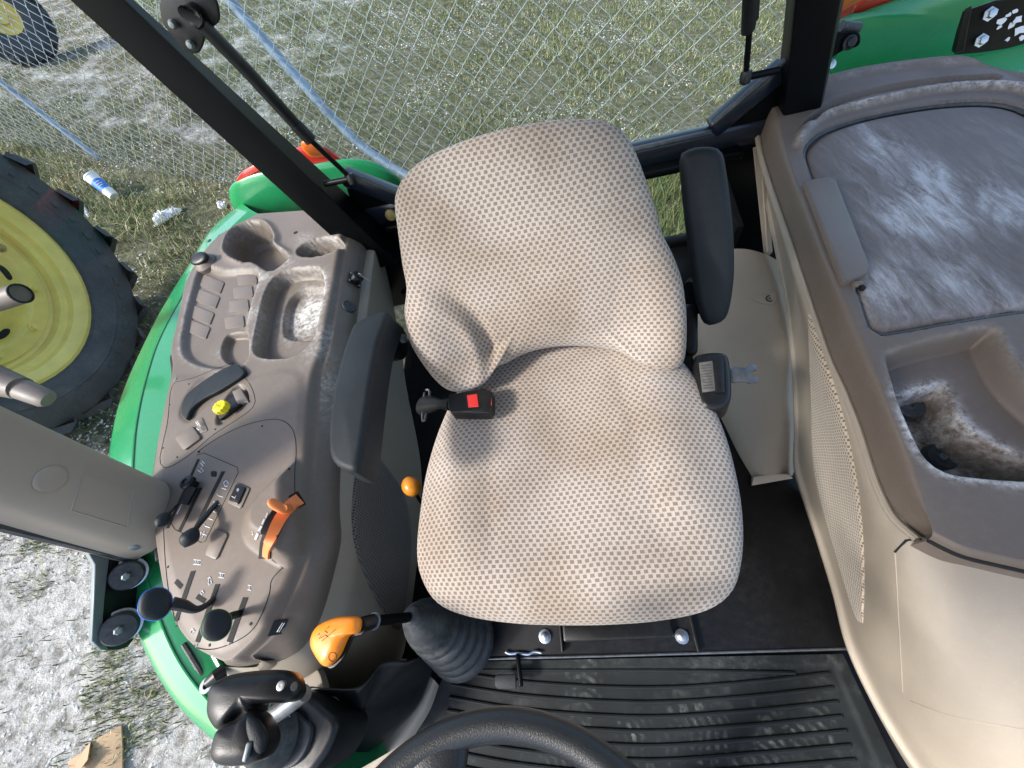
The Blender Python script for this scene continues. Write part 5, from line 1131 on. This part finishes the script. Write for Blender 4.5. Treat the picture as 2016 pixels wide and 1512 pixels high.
def boot(cx, cy, ang, L, W, heel=True):
    """dust left by a lugged sole"""
    c = U(cx, cy, 0.); a = math.radians(ang); u = (MX - c[0]) * math.cos(a) + (MY - c[1]) * math.sin(a); v = -(MX - c[0]) * math.sin(a) + (MY - c[1]) * math.cos(a)
    body = sstep(1.0, .93, (np.abs(u) / (L / 2)) ** 2.4 + (np.abs(v) / (W / 2 * (1 - .12 * np.cos(u / L * 9)))) ** 2.4)
    chev = (np.sin((u + .35 * np.abs(v)) * 2 * math.pi / .018) > .1) * (np.abs(v) < W * .28) + (np.sin(u * 2 * math.pi / .034 + 1) > .0) * (np.abs(v) > W * .33)
    return body * np.clip(chev, 0, 1) * sstep(.25, .75, value_noise(MX, MY, .035) * .6 + value_noise(MX, MY, .009) * .4)
md = .75 * boot(1325, 1445, 4, .26, .11) + .65 * boot(1540, 1490, 20, .24, .11) + .7 * boot(1150, 1370, 80, .20, .10) + .6 * boot(1090, 1495, 30, .18, .10) + .3 * boot(1600, 1440, 60, .12, .08) + .3 * boot(1510, 1360, 70, .12, .07)
md += .25 * sstep(.50, .85, value_noise(MX, MY, .05) * .6 + value_noise(MX, MY, .014) * .4) + .12 * sstep(.06, .0, ty_ * .42)
mo_ = G().grid(np.dstack([MX, MY, MZ])).build('mat_sheet', 'mat_rubber', fm_, angle=180); attr(mo_, 'dust', md.ravel())
ribs = [((948, 1319), (1140, 1319), (1376, 1321), (1565, 1325))]
for k in range(11):
    ribs.append(((893 - 4 * k, 1322 + 25.5 * k), (1040 - 2 * k, 1343 + 27 * k), (1260, 1354 + 28.5 * k), (1450 + 3 * k, 1345 + 28 * k), (1632 + 8.5 * k, 1325 + 28.5 * k)))
for r_ in ribs: G().tube(cr([U(a, b, .006) for a, b in r_], 40), .0042, 8).build('rib', 'mat_rubber', fm_)
# kick-down hook at the front of the platform
hk = thing('latch_pedal', U(1020, 1320, 0), 'small black latch pedal hanging over the back edge of the floor mat', 'pedal')
bar('pedal_arm', U(1019, 1287, .045), U(1026, 1352, .05), .010, .016, .003, 'black_paint', par=hk)
G().slab([U(*p_, .05) for p_ in ((974, 1332), (980, 1328), (1015, 1328), (1016, 1357), (980, 1357), (974, 1350))], (0, 0, 1), .006, .002).build('pedal_pad', 'black_vinyl', hk)
G().tube(cr([U(*p_, .042) for p_ in ((995, 1283), (1004, 1287), (1019, 1286), (1040, 1288), (1052, 1283), (1066, 1285))], 24), .003, 6).build('spring_clip', 'zinc', hk)
# beige sill strip at the left of the mat
ss_ = thing('sill_trim', U(790, 1420, 0), 'narrow beige sill trim running beside the floor mat under the steering wheel', 'trim')
G().grid(patch([[U(a, b, .03) for a, b in ((846, 1330), (820, 1378), (780, 1430), (735, 1482), (680, 1530), (620, 1590))], [U(a, b, .035) for a, b in ((856, 1340), (836, 1390), (800, 1445), (756, 1498), (700, 1550), (640, 1610))], [U(a, b, .0) for a, b in ((866, 1352), (848, 1402), (812, 1458), (768, 1512), (710, 1566), (650, 1630))]], 8, 40)).build('strip', 'beige', ss_, angle=180)

# ------------------------------------------------------------------ orange range lever with its boot
gl = thing('range_lever', U(905, 1255, .03), 'orange handled gear lever rising from a ribbed black boot', 'lever')
zk = .47; view = nrm(A((-.1, .05, 1)))
ko = [UPL(a, b, view, view @ U(660, 1250, zk)) for a, b in ((710, 1216), (712, 1234), (707, 1246), (690, 1251), (681, 1268), (672, 1288), (660, 1303), (646, 1313), (634, 1306), (620, 1284), (615, 1268), (618, 1250), (628, 1234), (645, 1223), (668, 1215), (690, 1213))]
kn = puff(cr(ko, 60, True), view, .020, .004, 8, 2.6).build('knob', 'orange', gl, angle=180); bkn = bvh_of(kn)
puff(cr([p_ - view * .004 + A((.003, -.002, 0)) for p_ in ko], 60, True), view, .001, .014, 3).build('knob_underside', 'black_plastic', gl)
for sg in (((628, 1258), (648, 1233)), ((634, 1262), (662, 1238)), ((632, 1256), (641, 1250), (646, 1254)), ((626, 1250), (630, 1247)), ((640, 1242), (645, 1246))): line_on(bkn, sg, .0006, 'mark', 'dark', kn, 6, .0002, smooth=False)
line_on(bkn, [(655 + 8 * math.cos(u), 1293 + 9 * math.sin(u)) for u in np.linspace(0, 6.28, 14)], .0005, 'mark', 'dark', kn, 14, .0002)
s0 = U(706, 1232, zk - .005); s1 = U(735, 1223, .44); s2 = U(815, 1214, .34)
G().tube([s0, s1], [.013, .0125], 16).build('collar', 'black_plastic', gl); G().tube([s1, s2], .0095, 14).build('stem', 'black_paint', gl)
G().lathe([(.0145, 0), (.0145, .004), (.010, .005)], s1, s2 - s1, 16).build('collar_ring', 'grey_metal', gl)
b0 = U(812, 1213, .345); b1 = U(912, 1262, .045); ax = b1 - b0; Lb = np.linalg.norm(ax); prof = [(.012, -.012), (.017, -.010), (.019, 0)]
ncr = 5
prof += [(.032, .02), (.046, .055), (.054, .085)]
for i in range(ncr):
    t = .10 + i * (Lb - .10) / ncr; w_ = (Lb - .10) / ncr; r_ = .056 + .032 * (i / ncr); prof += [(r_ * .90, t), (r_ * 1.0, t + w_ * .18), (r_ * 1.09, t + w_ * .5), (r_ * 1.0, t + w_ * .82), (r_ * .91, t + w_ * .97)]
G().lathe(prof, b0, nrm(ax), 32).build('boot', 'rubber', gl, angle=180)

# ------------------------------------------------------------------ joystick and its pod
js = thing('loader_joystick', U(600, 1450, .2), 'black loader joystick with hooked grip on a dark pod at the lower left', 'joystick')
z1 = .62; J = lambda a, b, zz=z1: U(a, b, zz)
vj = nrm((.12, .10, 1)); kj = vj @ J(500, 1365)
go = cr([UPL(a, b, vj, kj) for a, b in ((414, 1385), (420, 1352), (444, 1334), (479, 1324), (526, 1319), (568, 1320), (586, 1332), (593, 1358), (584, 1376), (563, 1384), (524, 1385), (511, 1391), (504, 1406), (489, 1402), (474, 1410), (461, 1421), (436, 1437), (422, 1425), (414, 1406))], 90, True)
puff(go, vj, .024, .040, 10, 2.4, center=UPL(492, 1368, vj, kj)).build('grip', 'black_plastic', js, angle=180)
kj2 = vj @ J(480, 1455, z1 + .016)
po = cr([UPL(a, b, vj, kj2) for a, b in ((434, 1437), (457, 1424), (479, 1413), (498, 1398), (513, 1405), (527, 1430), (532, 1458), (523, 1484), (511, 1498), (481, 1507), (441, 1506), (425, 1495), (422, 1478), (426, 1457))], 80, True)
puff(po, vj, .020, .045, 10, 2.6).build('thumb_pad', 'black_plastic', js, angle=180)
pm = cr([UPL(a, b, vj, kj2 + .016) for a, b in ((488, 1412), (506, 1416), (521, 1440), (524, 1464), (512, 1484), (498, 1470), (487, 1440))], 40, True)
puff(pm, vj, .006, .010, 6, 2.4).build('pad_inlay', 'black_vinyl', js, angle=180)
G().tube([J(600, 1364, .545), J(560, 1394, .535), J(520, 1421, .525), J(505, 1440, .50)], [.012, .012, .012, .012], 14).build('shaft', 'dark_steel', js)
for a, b, r_, m_ in ((553, 1350, .0055, 'dark_steel'), (580, 1351, .005, 'dark')):
    q = J(a, b, z1 + .020); G().lathe([(r_, -.004), (r_, .001), (r_ * .6, .0015), (.0005, .001)], q, (.1, .0, 1), 14).build('screw', m_, js)
q = J(487, 1480, .655); G().box(q, (.006, .018, .006), None, .002).build('thumb_button', 'grey_metal', js)
# pod
pdo = [(575, 1372), (600, 1362), (640, 1392), (664, 1420), (655, 1462), (630, 1504), (600, 1530), (520, 1530), (500, 1480), (530, 1410)]
G().slab(cr([U(*p_, .36) for p_ in pdo], 50, True), (.1, .1, 1), .14, .012, 3).build('pod', 'black_plastic', js)
G().slab(cr([U(a, b, .372) for a, b in ((565, 1400), (598, 1418), (612, 1436), (600, 1480), (570, 1512), (520, 1512), (520, 1440))], 40, True), (.1, .1, 1), .02, .004).build('pod_cover', 'rubber', js)
q = U(545, 1455, .375); G().lathe([(.046, 0), (.048, .006), (.040, .014), (.042, .022), (.034, .030), (.036, .038), (.026, .048), (.028, .054), (.014, .062), (.012, .075)], q, (-.12, .1, 1), 30).build('bellows', 'rubber', js, angle=180)
G().tube([q + A((0, 0, .012)) + .041 * A((math.cos(u), math.sin(u), 0)) for u in np.linspace(-.9, 1.1, 20)], .0009, 5).build('dial_mark', 'white_print', js)
# dark lower cover with label
cvr = thing('lower_cover', U(700, 1420, .03), 'black plastic lower cover with faint label beside the joystick', 'cover')
out_ = [(596, 1358), (640, 1354), (700, 1354), (728, 1335), (752, 1306), (775, 1299), (805, 1300), (836, 1292), (852, 1310), (845, 1340), (822, 1392), (775, 1442), (720, 1486), (660, 1508), (600, 1540), (540, 1540), (560, 1440)]
zz_ = [.30, .30, .30, .29, .27, .25, .22, .18, .10, .06, .05, .06, .08, .12, .2, .3, .3]
O = cr([U(*p_, q_) for p_, q_ in zip(out_, zz_)], 90, True); cvp = puff(O, nrm((.45, .1, 1)), .035, .02, 8, 2.4).build('shell', 'black_plastic', cvr, angle=180); bl_ = bvh_of(cvp)
line_on(bl_, ((630, 1373), (660, 1372), (692, 1401), (658, 1402), (630, 1373)), .0008, 'label_border', 'grey_print', cvr, 20, .0004, smooth=False)
for k in range(6): line_on(bl_, ((646 + k * 5, 1379 + k * 3.5), (652 + k * 5, 1378 + k * 3.5), (650 + k * 5, 1384 + k * 3)), .0007, 'label_mark', 'grey_print', cvr, 6, .0004, smooth=False)
q, n_ = hit(bl_, 662, 1468); G().lathe([(.017, 0), (.017, .003), (.011, .004), (.011, .012), (.001, .013)], q, n_, 6).build('bolt', 'steel', cvr, smooth=False)
# latch stay beside the fender, behind the joystick
st = thing('window_stay', U(420, 1350, .35), 'small black latch with eyelet between fender and console front', 'latch')
G().tube([U(440, 1322, .38), U(425, 1332, .39), U(410, 1345, .39)], [.014, .013, .010], 12).build('arm', 'black_plastic', st)
G().lathe([(.012, -.003), (.013, .003), (.006, .003), (.006, -.003)], U(407, 1350, .39), (0, 0, 1), 18).build('eyelet', 'grey_metal', st)
# pale inner floor panel under the console front
G().slab(cr([U(a, b, .27) for a, b in ((398, 1296), (440, 1306), (500, 1312), (560, 1310), (620, 1310), (640, 1400), (600, 1540), (500, 1560), (436, 1420), (402, 1340))], 40, True), (0, 0, 1), .02, .004).build('ledge_panel', 'beige', con)

# ------------------------------------------------------------------ steering wheel
c_ = A((-.112, -.256, .751)); n_ = nrm((0, .2, 1)); Rw = .1956
a_ = nrm(A((1., 0, 0)) - n_ * n_[0]); b_ = np.cross(n_, a_)
sw = thing('steering_wheel', c_ - A((0, 0, .2)), 'black padded steering wheel rim at the bottom edge', 'steering wheel')
ths = np.linspace(0, 2 * math.pi, 97)[:-1]; rings = []
for u in ths:
    rd = math.cos(u) * a_ + math.sin(u) * b_; rings.append([c_ + rd * (Rw - .0145 + .0145 * math.cos(v)) + n_ * .0125 * math.sin(v) for v in np.linspace(0, 2 * math.pi, 21)[:-1]])
G().grid(A(rings), closeu=True, closev=True).build('rim', 'wheel_vinyl', sw, angle=180)
def spoke(px, py, name='spoke'):
    q = UPL(px, py, n_, n_ @ c_); d = nrm(q - c_); s_ = np.cross(n_, d); pts = []
    rows_ = []
    for t, w, h, up_ in ((.995, .052, .011, 0), (.90, .036, .012, -.002), (.80, .024, .012, -.006), (.55, .020, .011, -.018), (.2, .026, .012, -.030)):
        cc_ = c_ + d * (Rw - .012) * t + n_ * up_; rows_.append([cc_ + s_ * w * math.cos(v) + n_ * h * math.sin(v) for v in np.linspace(0, 2 * math.pi, 17)[:-1]])
    G().grid(A(rows_), closev=True).build(name, 'wheel_vinyl', sw, angle=180)
spoke(850, 1480); spoke(1200, 1820); spoke(700, 1900)
G().lathe([(.055, -.05), (.058, -.02), (.050, -.012), (.001, -.008)], c_, n_, 36).build('hub', 'black_plastic', sw)
G().tube([c_ - n_ * .03, c_ - n_ * .25 + A((0, -.05, 0)), A((c_[0], c_[1] - .25, .0))], [.03, .035, .06], 20).build('column', 'black_plastic', sw)
